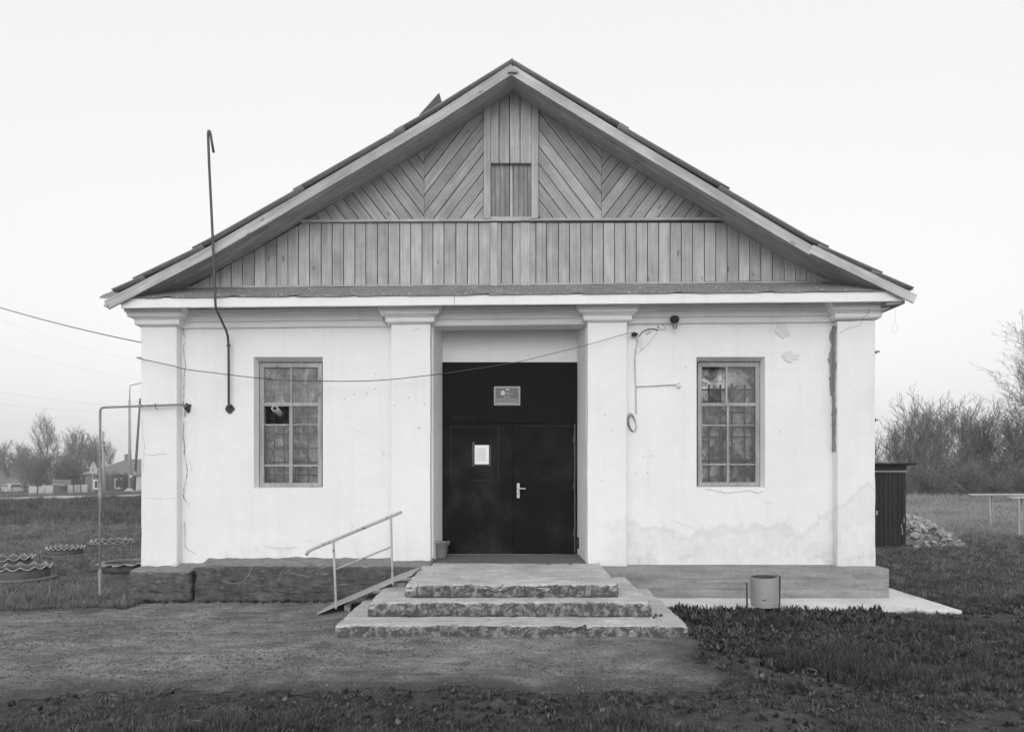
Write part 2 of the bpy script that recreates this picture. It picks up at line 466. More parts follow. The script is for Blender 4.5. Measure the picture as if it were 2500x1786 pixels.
M = dict(
    wall=m_plaster('white plaster', .80, True),
    trim=m_plaster('white plaster mouldings', .80),
    recess=m_plaster('shade-toned white plaster in entrance', .76),  # white plaster toned slightly darker, some of the entrance shade put into its colour
    plinth=m_plinth(), formc=m_form_concrete(), slab=m_slab(), step=m_concrete_step(), landing=mat('worn dark landing', .13, .3, 3, .5, 20, .9),
    scuffm=mat('worn door line', .030, .4, 12, 0, rough=.7), dirt=m_dirt(), ground=m_ground(), door=m_door(), flash=m_flash(),
    woodv=m_wood('grey boards upright', .41, 0, 'z', .11), wooda=m_wood('grey boards rising', .35, R(-37.6), 'z', .13), woodb=m_wood('grey boards falling', .35, R(37.6), 'z', .13),
    woodt=m_wood('grey trim wood', .42, 0, 'x', .06), woodp=m_wood('pale batten', .48), bargel=m_wood('barge wood left', .45, R(31), 'x', .1), barger=m_wood('barge wood right', .52, R(-30.5), 'x', .1), soffl=m_wood('soffit boards left', .46, R(31), 'x', .1), soffr=m_wood('soffit boards right', .44, R(-30.5), 'x', .1),
    soffit=m_wood('soffit boards', .26, 0, 'x', .10), fascia=m_plaster('white painted fascia', .84),
    shutter=m_wood('recessed shutter boards', .27), frame=m_wood('grey window wood', .36, 0, 'z', .12),
    slate=mat('weathered roof sheet', .30, .3, 2, .3, 30, .9), dark=mat('dark gap', .02, .2, 3, 0),
    crack=mat('crack shadow', .06, .5, 9, 0), hole=mat('broken plaster hole', .05, .6, 30, .8, 30),
    patch=mat('bare mortar patch', .27, .4, 9, .5, 40, stretch=(1, 1, .3)), peel=mat('peeled limewash patch', .68, .08, 6, .2),
    pipe=m_rustpaint('old gas pipe paint', .30, .12, .55), mast=mat('dark steel pipe', .075, .25, 6, .2, 50, .55, spec=.4),
    rail=m_rustpaint('chipped rail paint', .40, .08, .56), steel=mat('steel sheet', .34, .2, 4, .2, 30, .6), zinc=m_rustpaint('zinc bucket', .22, .16, .6),
    chrome=mat('satin metal', .55, .1, 6, 0, rough=.35, spec=.6), bin=m_rustpaint('grey bin paint', .31, .12, .60),
    paper=mat('paper', .82, .05, 6, 0), tape=mat('tape', .06, .3, 9, 0, rough=.3), plaque=mat('plaque face', .12, .06, 3, 0, rough=.4), plaqueb=mat('plaque edge', .32, .06, 3, 0, rough=.4),
    letter=mat('plaque print', .7, .03, 3, 0), cable=mat('black cable', .035, .3, 3, 0, rough=.5), wire=mat('whitewashed wire', .42, .3, 9, 0), greyw=mat('overhead wire', .30, .1, 3, 0),
    porc=mat('porcelain', .70, .1, 9, 0, rough=.3, spec=.5), rubber=mat('tyre rubber', .10, .25, 4, .3, 30, .8), rubw=mat('greyed tyre flank', .15, .35, 8, .3, 30, .85), rime=mat('whitened tyre rim', .50, .45, 8, 0),
    shed=mat('black shed boards', .014, .5, 3, .2, 30, .6, stretch=(1, 1, .2), rand=.25), shedt=mat('shed trim', .30, .2, 3, .1), rubble=mat('rubble', .32, .3, 5, .6, 20, .95, rand=.4),
    plank=m_wood('weathered table plank', .40, 0, 'x'), bark=mat('bark', .09, .35, 6, .5, 20, .95), twig=mat('twigs', .16, .3, 3, 0), twigl=mat('far twigs', .14, .3, 3, 0), twigs=mat('shrub twigs', .17, .8, 2.5, 0),
    leafb=m_leaf('young leaves', .18, .4), bankg=m_leaf('tall bank grass', .10, .6), grassd=m_leaf('short dark grass', .055, .75), grassm=m_leaf('meadow grass', .19, .6), straw=m_leaf('dry straw', .34, .35), weed=m_leaf('broad weed leaves', .065, .7),
    drygr=m_leaf('dead grass', .17, .6), gravel=mat('gravel', .12, .3, 9, .3, 30, .95, rand=.55), litter=mat('pale leaf litter', .15, .3, 9, 0, rand=.4),
    road=mat('pale road', .40, .12, 1, .1), hwall=mat('house wall', .17, .2, 2, .2), hroof=mat('house roof sheets', .16, .2, 2, .4, 8), hwhite=mat('white house paint', .75, .05, 2, 0),
    hglass=mat('dark pane', .03, .2, 2, 0, rough=.1, spec=.6), pale=mat('pale render', .45, .1, 2, .1), carp=mat('silver car paint', .42, .03, 2, 0, rough=.35, spec=.5), carg=mat('car glass', .04, .2, 2, 0, rough=.08, spec=.6),
    tailg=mat('car lamp', .14, .1, 2, 0, rough=.2), pole=mat('concrete pole', .34, .12, 2, .2), woodpole=mat('old wood pole', .12, .25, 3, .3, 20, stretch=(1, 1, .2)), signb=mat('sign back metal', .42, .06, 3, 0, rough=.5),
    glass=m_glass('dusty window glass', .04), glassd=m_glass('dirty window glass', .06, 0, .30), film=m_glass('film covered glass', .30, 1.0, .50),
    back1=m_backing('window lining left', .16, .66), back2=m_backing('window lining right', .14, .85), backd=m_backing('dark window lining', .02, .07), grille=mat('iron grille', .03, .3, 5, 0), grille2=mat('flat iron grille', .06, .3, 5, 0),
)

# ------------------------------------------------------------------ terrain, yard, road
def road_near(x): return 45.0 + 0.55 * (max(-70, min(10, x)) + 33)
def road_z(x): return -0.24 + 0.024 * (max(-70, min(10, x)) + 33)
def left_h(x, y):
    rn, rz = road_near(x), road_z(x)
    if y < rn - 16: return -0.62 * ss(14, rn - 16, y)
    if y < rn - 1: return -0.62 + (rz - .03 + .62) * ss(rn - 16, rn - 2, y)
    if y < rn + 8: return rz - .03
    return rz + .12 + (-1.35 - rz - .12) * ss(rn + 10, rn + 45, y) if y > rn + 9 else rz - .03 + .15 * ss(rn + 8, rn + 9, y)
def yard_edges(x, y):
    n = fbm(x, y, 3, .9) * .28 + fbm(x, y, 9, 4) * .08
    lo = 5.52 + .10 * ss(-6, -2, x) + n
    hi = 9.02 + n * .4 if x < -5.0 else 9.75
    xs = [(5.2, 1.35), (5.6, 1.6), (6.1, 1.98), (6.7, 1.74), (7.2, 1.92), (9.8, 1.95)]
    xr = xs[0][1]
    for (a, b), (c, e) in zip(xs, xs[1:]):
        if a <= y <= c: xr = b + (e - b) * (y - a) / (c - a)
    return min(y - lo, hi - y, xr + n * .8 - x)
def h(x, y):
    w = ss(-5.5, 2.0, x) if y > 12 else ss(-6, 2, x)
    b = left_h(x, y) * (1 - w) + w * (-.35 * ss(45, 120, y) + .10 * fbm(x, y, 0, .12) * ss(10, 20, y))
    b += fbm(x, y, 5, .5) * (.035 + .10 * ss(12, 30, y)) * (0 if (-5.5 < x < 5.8 and 6.6 < y < 24.5) else 1)
    dx, dy = max(0, abs(x) - 1.85), max(0, 7.26 - y)
    if y < 9.6: b += .048 * math.exp(-(dx * dx + dy * dy) / .16)
    return b
def gl(lo, hi, c, fine, grow):
    t = [c]; st = fine
    while t[-1] < hi: t.append(t[-1] + st); st *= grow
    u = [c]; st = fine
    while u[-1] > lo: u.append(u[-1] - st); st *= grow
    return sorted(set(u + t))
gx = [q for q in gl(-220, 220, 0, .22, 1.03) if abs(q) < 226]
gy = [-60, -30, -15, -6, 0, 2, 3] + [3.3 + .2 * i for i in range(46)] + gl(12.6, 220, 12.6, .35, 1.025)[1:]
gy = [q for q in gy if q < 226]; gy = sorted(set(round(q, 4) for q in gy))
g = MB(); W = len(gx)
vs = [(x, y, h(x, y) - (.05 if yard_edges(x, y) > .30 and 5 < y < 9.7 and -16 < x < 2.5 else 0)) for y in gy for x in gx]
g.add(vs, [(j * W + i, j * W + i + 1, (j + 1) * W + i + 1, (j + 1) * W + i) for j in range(len(gy) - 1) for i in range(W - 1)])
tag(g.build('ground', M['ground'], smooth=True, recalc=False), 'grassy soil of the yard and the fields around it', kind='structure')

y_ = MB(); cs = .06; idx = {}
def yz(x, y):
    t = ss(.05, .45, yard_edges(x, min(y, 8.2) if x > -5.2 else y))
    return h(x, y) + .005 + t * (.014 * fbm(x, y, 1, 1.3) + .008 * fbm(x, y, 1, 7))
def yv(i, j):
    if (i, j) not in idx:
        x, y = i * cs, j * cs
        idx[(i, j)] = len(y_.v); y_.v.append((x, y, yz(x, y)))
    return idx[(i, j)]
for j in range(int(5.0 / cs), int(9.75 / cs)):
    for i in range(int(-12.5 / cs), int(2.2 / cs)):
        if yard_edges((i + .5) * cs, (j + .5) * cs) > 0:
            y_.f.append((yv(i, j), yv(i + 1, j), yv(i + 1, j + 1), yv(i, j + 1)))
yo_ = y_.build('dirt_yard', M['dirt'], smooth=True, recalc=False)
ea = yo_.data.attributes.new('edge', 'FLOAT', 'POINT')
ea.data.foreach_set('value', [min(2.0, max(0.0, yard_edges(v[0], v[1]))) if v[1] < 8.4 or v[0] < -5.2 else min(2.0, max(0.0, yard_edges(v[0], 8.0))) for v in y_.v])
tag(yo_, 'trodden bare dirt yard in front of the steps', kind='structure')

rd = MB()
rx = [-110 + 4 * i for i in range(31)]
vs = []
for x in rx:
    rn = road_near(x)
    for t in (0, 1): vs.append((x, rn + (.2 if t == 0 else 7.0), max(h(x, rn + .2), h(x, rn + 7)) + .05 + road_z(x) * 0))
rd.add(vs, [(2 * i, 2 * i + 2, 2 * i + 3, 2 * i + 1) for i in range(len(rx) - 1)])
tag(rd.build('road', M['road'], recalc=False), 'pale asphalt road passing behind the grass bank', kind='structure')

# ------------------------------------------------------------------ clubhouse
YW, YP, YD, YG, YB, YBK = 9.90, 9.75, 10.45, 9.92, 9.39, 24.0
XL, XR = -5.18, 5.09
house = thing('clubhouse', 'white plastered village clubhouse with a wooden gable and a black door', 'building', (0, YW, 0))
W_ = {}
def win_geo(ol, orr, ot, ob, fl, fr, ft, fb):
    YF = 10.02
    return dict(o=(X(ol, YW), X(orr, YW), Z(ob, YW), Z(ot, YW)), f=(X(fl, YF), X(fr, YF), Z(fb, YF), Z(ft, YF)), YF=YF)
W_['l'] = win_geo(619.5, 788, 871, 1191, 634, 786, 885.5, 1187.5)
W_['r'] = win_geo(1700, 1868, 871, 1190, 1704, 1855, 884, 1186)
RX0, RX1, RB0, RB1 = -1.118, 1.05, X(1083, 10.45), X(1407, 10.45)          # entrance recess, front and back
ZT = 4.04                                                  # underside of the eaves
wl = MB()
xs = [XL + .01, W_['l']['o'][0], W_['l']['o'][1], RX0, RX1, W_['r']['o'][0], W_['r']['o'][1], XR - .01]
def zs_for(k): return [.40, W_[k]['o'][2], W_[k]['o'][3], ZT + .08]
def wallgrid(x0, x1, z0, z1, nx, nz):
    def fn(u, v):
        x, z = x0 + (x1 - x0) * u, z0 + (z1 - z0) * v
        e = 1.0 if 0 < u < 1 and 0 < v < 1 else 0.0
        return (x, YW + e * .007 * noise.noise(Vector((x * 1.7, 3, z * 1.7))), z)
    wl.grid(fn, nx, nz)
for (a, b, hole) in ((0, 1, 0), (1, 2, 'l'), (2, 3, 0), (4, 5, 0), (5, 6, 'r'), (6, 7, 0)):
    k = 'l' if a < 3 else 'r'; zz = zs_for(k)
    for j in range(3):
        if hole and j == 1: continue
        wallgrid(xs[a], xs[b], zz[j], zz[j + 1], max(2, int((xs[b] - xs[a]) / .2)), max(2, int((zz[j + 1] - zz[j]) / .2)))
for k in 'lr':                                             # splayed reveals
    o, f, YF = W_[k]['o'], W_[k]['f'], W_[k]['YF'] + .05
    A = [(o[0], YW, o[2]), (o[1], YW, o[2]), (o[1], YW, o[3]), (o[0], YW, o[3])]
    B = [(f[0], YF, f[2]), (f[1], YF, f[2]), (f[1], YF, f[3]), (f[0], YF, f[3])]
    for i in range(4): wl.add([A[i], A[(i + 1) % 4], B[(i + 1) % 4], B[i]], [(0, 1, 2, 3)])
wl.add([(XL + .01, YW, .3), (XL + .01, YBK, .3), (XL + .01, YBK, ZT), (XL + .01, YW, ZT)], [(0, 1, 2, 3)])
wl.add([(XR - .01, YW, .3), (XR - .01, YBK, .3), (XR - .01, YBK, ZT), (XR - .01, YW, ZT)], [(0, 1, 2, 3)])
wl.add([(XL + .01, YBK, .3), (XR - .01, YBK, .3), (XR - .01, YBK, ZT), (XL + .01, YBK, ZT)], [(0, 1, 2, 3)])
wall = wl.build('wall', M['wall'], house, recalc=False)

# entrance recess: side walls, back wall over the door, ceiling, beam
rc = MB()
rc.add([(RX0, YW, .3), (RB0, YD + .1, .3), (RB0, YD + .1, 4.0), (RX0, YW, 4.0)], [(0, 1, 2, 3)])
rc.add([(RX1, YW, .3), (RB1, YD + .1, .3), (RB1, YD + .1, 4.0), (RX1, YW, 4.0)], [(0, 1, 2, 3)])
rc.add([(RB0 - .05, YD, 3.30), (RB1 + .05, YD, 3.30), (RB1 + .05, YD, 4.02), (RB0 - .05, YD, 4.02)], [(0, 1, 2, 3)])
rc.add([(RX0, YW + .1, 4.0), (RX1, YW + .1, 4.0), (RB1, YD + .1, 4.0), (RB0, YD + .1, 4.0)], [(0, 1, 2, 3)])
rc.build('entrance_recess', M['recess'], house, recalc=False)
MB()\
    .rbox(RX0 - .04, RX1 + .04, YW - .03, YW + .30, 3.84, 4.09, .2, .004, 2, .012, lambda p: Vector((p.x, p.y, p.z + .0098 * p.x))).build('lintel_beam', M['trim'], house, smooth=True, recalc=False)

# pilasters with capitals
def tilt(mb, dz, k):                                      # the old house has settled towards its left corner
    mb.v = [(x, y, z + dz + k * x) for x, y, z in mb.v]; return mb
PIL = [(344, 431.5, .40), (954, 1041, .47), (1434.5, 1531, .42), (2045, 2137.5, .42)]
for i, (a, b, zb) in enumerate(PIL):
    x0, x1 = X(a, YP), X(b, YP)
    back = YW + .06
    if i == 1: x1 = X(1054, YW)
    if i == 2: x0 = X(1434, YP)
    p = MB().rbox(x0, x1, YP, back if i in (0, 3) else YW + .14, zb, 3.88, .16, .010, 2.2, .014, amp2=.010)
    if i == 0: p.rbox(x0, x0 + .3, YP + .3, YP + 1.2, zb, 3.84, .3, .006, 2, .014)
    pil = p.build('pilaster', M['wall' if i > 1 else 'trim'], house, smooth=True, recalc=False)
    def ring(e0, e1, z0, z1, mb):
        bk = YW + .10
        mb.hexa([(x0 - e0, YP - e0, z0), (x1 + e0, YP - e0, z0), (x1 + e0, bk, z0), (x0 - e0, bk, z0),
                 (x0 - e1, YP - e1, z1), (x1 + e1, YP - e1, z1), (x1 + e1, bk, z1), (x0 - e1, bk, z1)])
    c = MB()
    ring(.025, .062, 3.790, 3.812, c); ring(.062, .062, 3.812, 3.872, c); ring(.062, .098, 3.872, 3.905, c)
    ring(.125, .135, 3.905, 3.965, c); ring(.150, .165, 3.965, 4.032, c)
    tilt(c, .055, .0098)
    c.build('capital', M['trim'], pil, bevel=.008)
# moulding along the wall between the capitals
for (a, b) in ((X(431, YP), X(954, YP)), (X(1041, YP) + .02, X(1434, YP) - .02), (X(1531, YP), X(2043, YP))):
    mo = MB()
    for (e, z0, z1) in ((.045, 3.785, 3.868), (.085, 3.868, 3.950), (.125, 3.950, 4.030)):
        n = 26
        def fn(u, v, e=e, z0=z0, z1=z1):
            x = a + (b - a) * u
            q = [(YW + .02, z0), (YW - e + .012, z0), (YW - e, z0 + .014), (YW - e - .004, z1), (YW + .02, z1)][int(round(v * 4))]
            return (x, q[0] + (.004 * noise.noise(Vector((x * 1.1, z0, 0))) if 0 < v < 1 else 0), q[1] + .006 * noise.noise(Vector((x * .9, z0 * 9, 5))))
        mo.grid(fn, n, 4)
    tilt(mo, .055, .0098)
    mo.build('cornice_moulding', M['trim'], house)

# eaves box over the facade: soffit, fascia boards, metal flashing
XE0, XE1 = X(296, 9.45), X(2206, 9.45)
tilt(MB().box(XE0 + .02, XE1 - .02, 9.478, YW + .05, 4.034, 4.056), .058, .0090).build('eaves_soffit', M['fascia'], house)
for (a, b) in ((296, 1109), (1110, 2206)):
    x0, x1 = X(a, 9.45), X(b, 9.45)
    fa = MB()
    def fn(u, v):
        x = x0 + (x1 - x0) * u; t = [(9.475, 4.032), (9.452, 4.032), (9.448, 4.040), (9.446, 4.165), (9.475, 4.172)][int(round(v * 4))]
        w = .008 * noise.noise(Vector((x * .6, 0, 2)))
        return (x, t[0] + w, t[1] + w)
    fa.grid(fn, 30, 4); tilt(fa, 0, .0087)
    fa.build('fascia_board', M['fascia'], house)
fl_x = [262, 430, 590, 735, 880, 1196, 1420, 1660, 1880, 2212]
for a, b in zip(fl_x, fl_x[1:]):
    f_ = MB()
    def fn(u, v):
        Y = YG - .02 + (9.425 - YG + .02) * v
        px = a - 2 + (b + 4 - a) * u
        x = X(px, 9.6)
        z = 4.412 + (4.178 - 4.412) * v + .0087 * x + .008 * noise.noise(Vector((x * 2.3, v * 2, a))) + .010 * v * noise.noise(Vector((x * 4, 0, 7)))
        if v > .95: z -= .018 * (1 if u < .9 else .2)
        return (x, Y, z + .002 * (a % 3))
    f_.grid(fn, 12, 8)
    f_.build('flashing_sheet', M['flash'], house, smooth=False, solid=.003)

# ---- roof profile (underside line of the barge boards, at the barge plane)
PL = [(1250, 182), (1050, 311), (522, 621), (268, 752)]
PR = [(1250, 182), (1550, 366), (1970, 617), (2232, 743)]
def prof(pts, Y): return [(X(a, Y), Z(b, Y)) for a, b in pts]
LF, RT = prof(PL, YB), prof(PR, YB)
def along(pl, s):
    q = 0.0
    for (a, b), (c, e) in zip(pl, pl[1:]):
        L = math.hypot(c - a, e - b)
        if s <= q + L or (c, e) == pl[-1]:
            t = (s - q) / L
            return (a + (c - a) * t, b + (e - b) * t), ((c - a) / L, (e - b) / L)
        if s < 0: break
        q += L
def plen(pl): return sum(math.hypot(c - a, e - b) for (a, b), (c, e) in zip(pl, pl[1:]))
def band(pl, s0, s1, d0, d1, y0, y1, mb, n=6):            # slab following the slope, d = height above the line (normal)
    sg = -1 if pl is LF else 1
    P4 = []
    for i in range(n + 1):
        s = s0 + (s1 - s0) * i / n
        (x, z), (tx, tz) = along(pl, s)
        nx, nz = (-tz * 1, tx * 1) if pl is RT else (tz, -tx)
        P4.append([(x + nx * d0, z + nz * d0), (x + nx * d1, z + nz * d1)])
    for i in range(n):
        a, b = P4[i], P4[i + 1]
        mb.hexa([(a[0][0], y0, a[0][1]), (b[0][0], y0, b[0][1]), (b[0][0], y1, b[0][1]), (a[0][0], y1, a[0][1]),
                 (a[1][0], y0, a[1][1]), (b[1][0], y0, b[1][1]), (b[1][0], y1, b[1][1]), (a[1][0], y1, a[1][1])])
    return mb
roof = MB()
for pl in (LF, RT): band(pl, -.07, plen(pl) - .15, .045, .125, YB + .06, YBK + .3, roof, 16)
roof = roof.build('roof', M['soffit'], house, merge=True)
for pl in (LF, RT):
    L = plen(pl)
    cuts = [0, L * .36, L] if pl is LF else [0, L * .48, L]
    for k in range(4):                                     # soffit boards run down the slope
        y0 = YB + .035 + k * .135
        jn = cuts if k % 2 else [0, L * (.62 if pl is LF else .55), L]
        for s0, s1 in zip(jn, jn[1:]):
            mb = band(pl, s0 + (.003 if s0 else -.022), s1 - .003 - (.25 if s1 == L else 0), .012 + .004 * random.random(), .04, y0 + (.001 if pl is LF else 0), y0 + .128, MB(), 7)
            mb.build('soffit_board', M['soffl' if pl is LF else 'soffr'], house)
# barge boards
MBg = lambda pl, a, b, d0, d1, yo=0: band(pl, a, b, d0, d1, YB - .012 + yo, YB + .022 + yo, MB(), 9)
LL, LR = plen(LF), plen(RT)
def s_at(pl, px):
    x = X(px, YB); L = plen(pl)
    return min((abs(along(pl, L * i / 400)[0][0] - x), L * i / 400) for i in range(401))[1]
MBg(LF, -.06, s_at(LF, 705), -.004, .118).build('barge_board', M['bargel'], house)
MBg(LF, s_at(LF, 704), LL + .02, -.006, .120).build('barge_board', M['bargel'], house)
MBg(RT, -.04, s_at(RT, 1977), -.012, .112, .004).build('barge_board', M['barger'], house)
MBg(RT, s_at(RT, 1975), LR - .02, .012, .130, .002).build('barge_board', M['barger'], house)
MB().box(X(1240, 9.36), X(1263, 9.36), 9.34, 9.372, Z(178, 9.36), Z(172, 9.36)).build('ridge_clamp', M['steel'], house, bevel=.003)
MB().tube([P(268, 748, 9.45), P(258, 745, 9.36)], .028, 8).build('eaves_end', M['bargel'], house)
# side eaves (gutters boards under the overhang)
for sgn, xw, pl in ((-1, XL, LF), (1, XR, RT)):
    xo = pl[-1][0]
    MB().hexa([(xw, 9.47, 4.03), (xo * .985, 9.47, 4.05), (xo * .985, YBK + .3, 4.05), (xw, YBK + .3, 4.03),
               (xw, 9.47, 4.06), (xo * .985, 9.47, 4.10), (xo * .985, YBK + .3, 4.10), (xw, YBK + .3, 4.06)]).build('side_eaves_soffit', M['soffit'], house)
# corrugated roofing sheets
def sheet(pl, s0, s1, y0, y1, lift, mb, nw=8, ext=0):
    def fn(u, v):
        s = s0 + (s1 - s0) * v
        (x, z), (tx, tz) = along(pl, max(s, 0.0) if s >= 0 else s) if s >= 0 else ((pl[0][0] + (pl[1][0] - pl[0][0]) * s / math.hypot(pl[1][0] - pl[0][0], pl[1][1] - pl[0][1]), pl[0][1] + (pl[1][1] - pl[0][1]) * s / math.hypot(pl[1][0] - pl[0][0], pl[1][1] - pl[0][1])), along(pl, 0.01)[1])
        nx, nz = (-tz, tx) if pl is RT else (tz, -tx)
        d = .140 + lift * v + .015 * math.cos(u * nw * 2 * math.pi)
        return (x + nx * d, y0 + (y1 - y0) * u, z + nz * d)
    mb.grid(fn, nw * 5, 5)
    return mb
for pl, cutpx in ((LF, (1252, 995, 750, 505, 362, 262)), (RT, (1250, 1500, 1745, 1990, 2120, 2246))):
    L = plen(pl)
    cuts = [s_at(pl, c) for c in cutpx]; cuts[0] = -.07 if pl is LF else -.03; cuts[-1] = L - (.26 if pl is LF else .22)
    for s0, s1 in zip(cuts, cuts[1:]):
        for c in range(2):
            y0 = YB - .07 + c * 1.08 + random.uniform(-.02, .02)
            o = sheet(pl, s0 - .04, s1 + .10, y0, y0 + 1.12, .022 + random.uniform(0, .012), MB()).build('roofing_sheet', M['slate'], roof, smooth=True, recalc=False, solid=.007)
    rest = MB()
    for s0, s1 in zip(cuts, cuts[1:]): sheet(pl, s0 - .04, s1 + .10, YB + 2.1, YBK + .4, .032, rest, 100)
    tag(rest.build('roofing_sheets_rear', M['slate'], roof, smooth=True, recalc=False), None, kind='stuff')
# torn ridge strip sticking up from the left slope
bs = MB()
def fn(u, v):
    a = P(1016 + 56 * u, 288 - 34 * u, 11.2); b = P(1020 + 42 * u, 268 - 28 * u, 11.2)
    up = Vector((.0, 0, .05 + .13 * u)) if v > .5 else Vector((0, 0, -.04))
    p = a + up
    p.y += .5 * (1 - abs(2 * v - 1)); p.x += .05 * v - .10 * (v - .5) * u
    return p
bs.grid(fn, 6, 6)
bs.build('torn_roof_strip', M['slate'], roof, solid=.006)

# ---- gable boarding
def gp(px, py): return (X(px, YG), Z(py, YG))
gableline = [gp(*q) for q in ((440, 716), (735, 549), (1050, 347), (1250, 222), (1469, 363), (1768, 536), (2046, 698))]
outline = [gp(430, 706), gp(2052, 690), gp(2046, 689), gp(1768, 534), gp(1469, 361), gp(1250, 220), gp(1050, 345), gp(735, 547), gp(440, 714)]
gable = MB().prism([(x, z) for x, z in outline], YG + .001, YG + .03).build('gable', M['dark'], house)
slopes = [(gableline[i], gableline[i + 1]) for i in range(6)]
def under(poly):                                           # cut a strip by the slope (concave roof line: cut per segment)
    x = sum(p[0] for p in poly) / len(poly)
    best = None
    for (a, b) in slopes:
        if a[0] - .02 <= x <= b[0] + .02:
            dx, dz = b[0] - a[0], b[1] - a[1]
            poly = clip(poly, dz, -dx, dz * a[0] - dx * a[1]) if dx > 0 else poly
            break
    return poly
def board(poly, mt, t=.022, yo=0.0, parent=None, name='board'):
    if len(poly) < 3: return
    A = abs(sum(poly[i][0] * poly[(i + 1) % len(poly)][1] - poly[(i + 1) % len(poly)][0] * poly[i][1] for i in range(len(poly)))) / 2
    if A < .0012: return
    j = random.uniform(-.003, .003)
    MB().prism(poly, YG - t + j - yo, YG - .0005 - yo).build(name, mt, parent or gable, bevel=.003)
GAP = .0052
x0 = 430.0; xs_ = [x0]
while xs_[-1] < 2050: xs_.append(xs_[-1] + 27.6 + random.uniform(-1.4, 1.4))
for a, b in zip(xs_, xs_[1:]):
    xa, xb = X(a, YG) + GAP, X(b, YG) - GAP
    zb, zt = Z(703 - .0127 * (a - 537) + random.uniform(-.6, .6), YG), Z(545, YG)
    board(under([(xa, zb), (xb, zb), (xb, zt), (xa, zt)]), M['woodv'])
for a, b in ((1197, 1214), (1271, 1293)):
    xa, xb = X(a, YG - .04), X(b, YG - .04)
    board([(xa, Z(699, YG)), (xb, Z(699, YG)), (xb, Z(546, YG)), (xa, Z(546, YG))], M['woodp'], .018, .026, name='batten')
MB().prism([(X(733, YG - .05), Z(546, YG)), (X(1772, YG - .05), Z(540, YG)), (X(1772, YG - .05), Z(534, YG)), (X(733, YG - .05), Z(540, YG))], YG - .065, YG - .0002).build('gable_rail', M['woodt'], gable, bevel=.006)
MB().prism([(X(452, YG), 4.372), (X(2036, YG), 4.455), (X(2036, YG), 4.478), (X(452, YG), 4.395)], YG - .034, YG - .0245).build('bottom_strip', M['woodt'], gable)
# herringbone fields
SL = 1.30
def field(pxa, pxb, rising, mt, ph):
    xa, xb = X(pxa, YG) + .002, X(pxb, YG) - .002
    zb, zt = Z(538.5, YG), Z(215, YG)
    w = .152; c, s = math.cos(math.atan(SL)), math.sin(math.atan(SL))
    nx, nz = (-s, c) if rising else (s, c)
    for k in range(-60, 120):
        t0 = k * w + ph
        poly = [(xa, zb), (xb, zb), (xb, zt), (xa, zt)]
        poly = clip(poly, nx, nz, t0 + GAP); 
        if len(poly) >= 3: poly = clip(poly, -nx, -nz, -(t0 + w - GAP))
        if len(poly) < 3: continue
        # roof cut: use each slope whose span covers the field
        for (p, q) in slopes:
            if p[0] < xb - .05 and q[0] > xa + .05:
                dx, dz = q[0] - p[0], q[1] - p[1]
                poly = clip(poly, dz, -dx, dz * p[0] - dx * p[1])
                if len(poly) < 3: break
        board(poly, mt)
field(735, 1036, False, M['woodb'], .02)
field(1036, 1181, True, M['wooda'], .05)
field(1314, 1468.5, False, M['woodb'], .09)
field(1468.5, 1772, True, M['wooda'], .12)
for a, b in ((1181, 1198), (1297, 1314)):
    xa, xb = X(a, YG - .03), X(b, YG - .03)
    board(under([(xa, Z(538, YG)), (xb, Z(538, YG)), (xb, Z(215, YG)), (xa, Z(215, YG))]), M['woodv'], .075, 0, name='post')
vb = [1198, 1218.6, 1244, 1269.5, 1297]
for a, b in zip(vb, vb[1:]):
    xa, xb = X(a, YG) + GAP, X(b, YG) - GAP
    board(under([(xa, Z(403, YG)), (xb, Z(403, YG)), (xb, Z(215, YG)), (xa, Z(215, YG))]), M['woodv'], .066)
sb = [1199, 1209, 1221, 1233, 1244, 1254, 1266, 1279, 1288, 1297]
for a, b in zip(sb, sb[1:]):
    xa, xb = X(a, YG + .02) + .003, X(b, YG + .02) - .003
    MB().prism([(xa, Z(532, YG)), (xb, Z(532, YG)), (xb, Z(400, YG)), (xa, Z(400, YG))], YG - .006, YG - .0005).build('shutter_board', M['shutter'], gable)
MB().prism([(X(1246, YG), Z(533, YG)), (X(1251, YG), Z(533, YG)), (X(1250, YG), Z(401, YG)), (X(1246, YG), Z(401, YG))], YG - .014, YG - .0065).build('shutter_stile', M['woodp'], gable)
MB().prism([(X(1197, YG), Z(538, YG)), (X(1298, YG), Z(538, YG)), (X(1298, YG), Z(531, YG)), (X(1197, YG), Z(531, YG))], YG - .04, YG - .0075).build('shutter_sill', M['woodt'], gable)

# ---- plinths
PLN = []
def lft(p):
    if p.z > .25: p.z += (p.y - 9.5) * .12 + .02 * noise.noise(Vector((p.x * .8, 0, 4)))
    return p
PLN.append(MB().rbox(-5.205, X(466, 9.47), 9.455, 9.95, -.12, .425, .035, .014, 6.0, .035, lft, .06).build('plinth', M['plinth'], house, smooth=True, recalc=False))
PLN.append(MB().rbox(X(471, 9.45), -1.10, 9.47, 10.0, -.12, .495, .035, .015, 5.5, .04, lft, .06).build('plinth', M['plinth'], house, smooth=True, recalc=False))
MB().box(X(461, 9.5), X(476, 9.5), 9.62, 9.9, -.1, .40).build('plinth_joint', M['dark'], house)
for z0, z1 in ((-.12, .16), (.161, .305), (.306, .445)):
    MB().rbox(1.22, 5.145, 9.50 + (.002 if z0 > .1 and z0 < .2 else 0), 10.0, z0, z1, .15, .003, 4, .006).build('plinth_course', M['formc'], house, smooth=True, recalc=False)
MB().box(5.02, 5.145, 9.99, YBK, -.1, .44).build('plinth', M['formc'], house)
MB().box(-5.205, -5.05, 9.94, YBK, -.7, .42).build('plinth', M['plinth'], house)

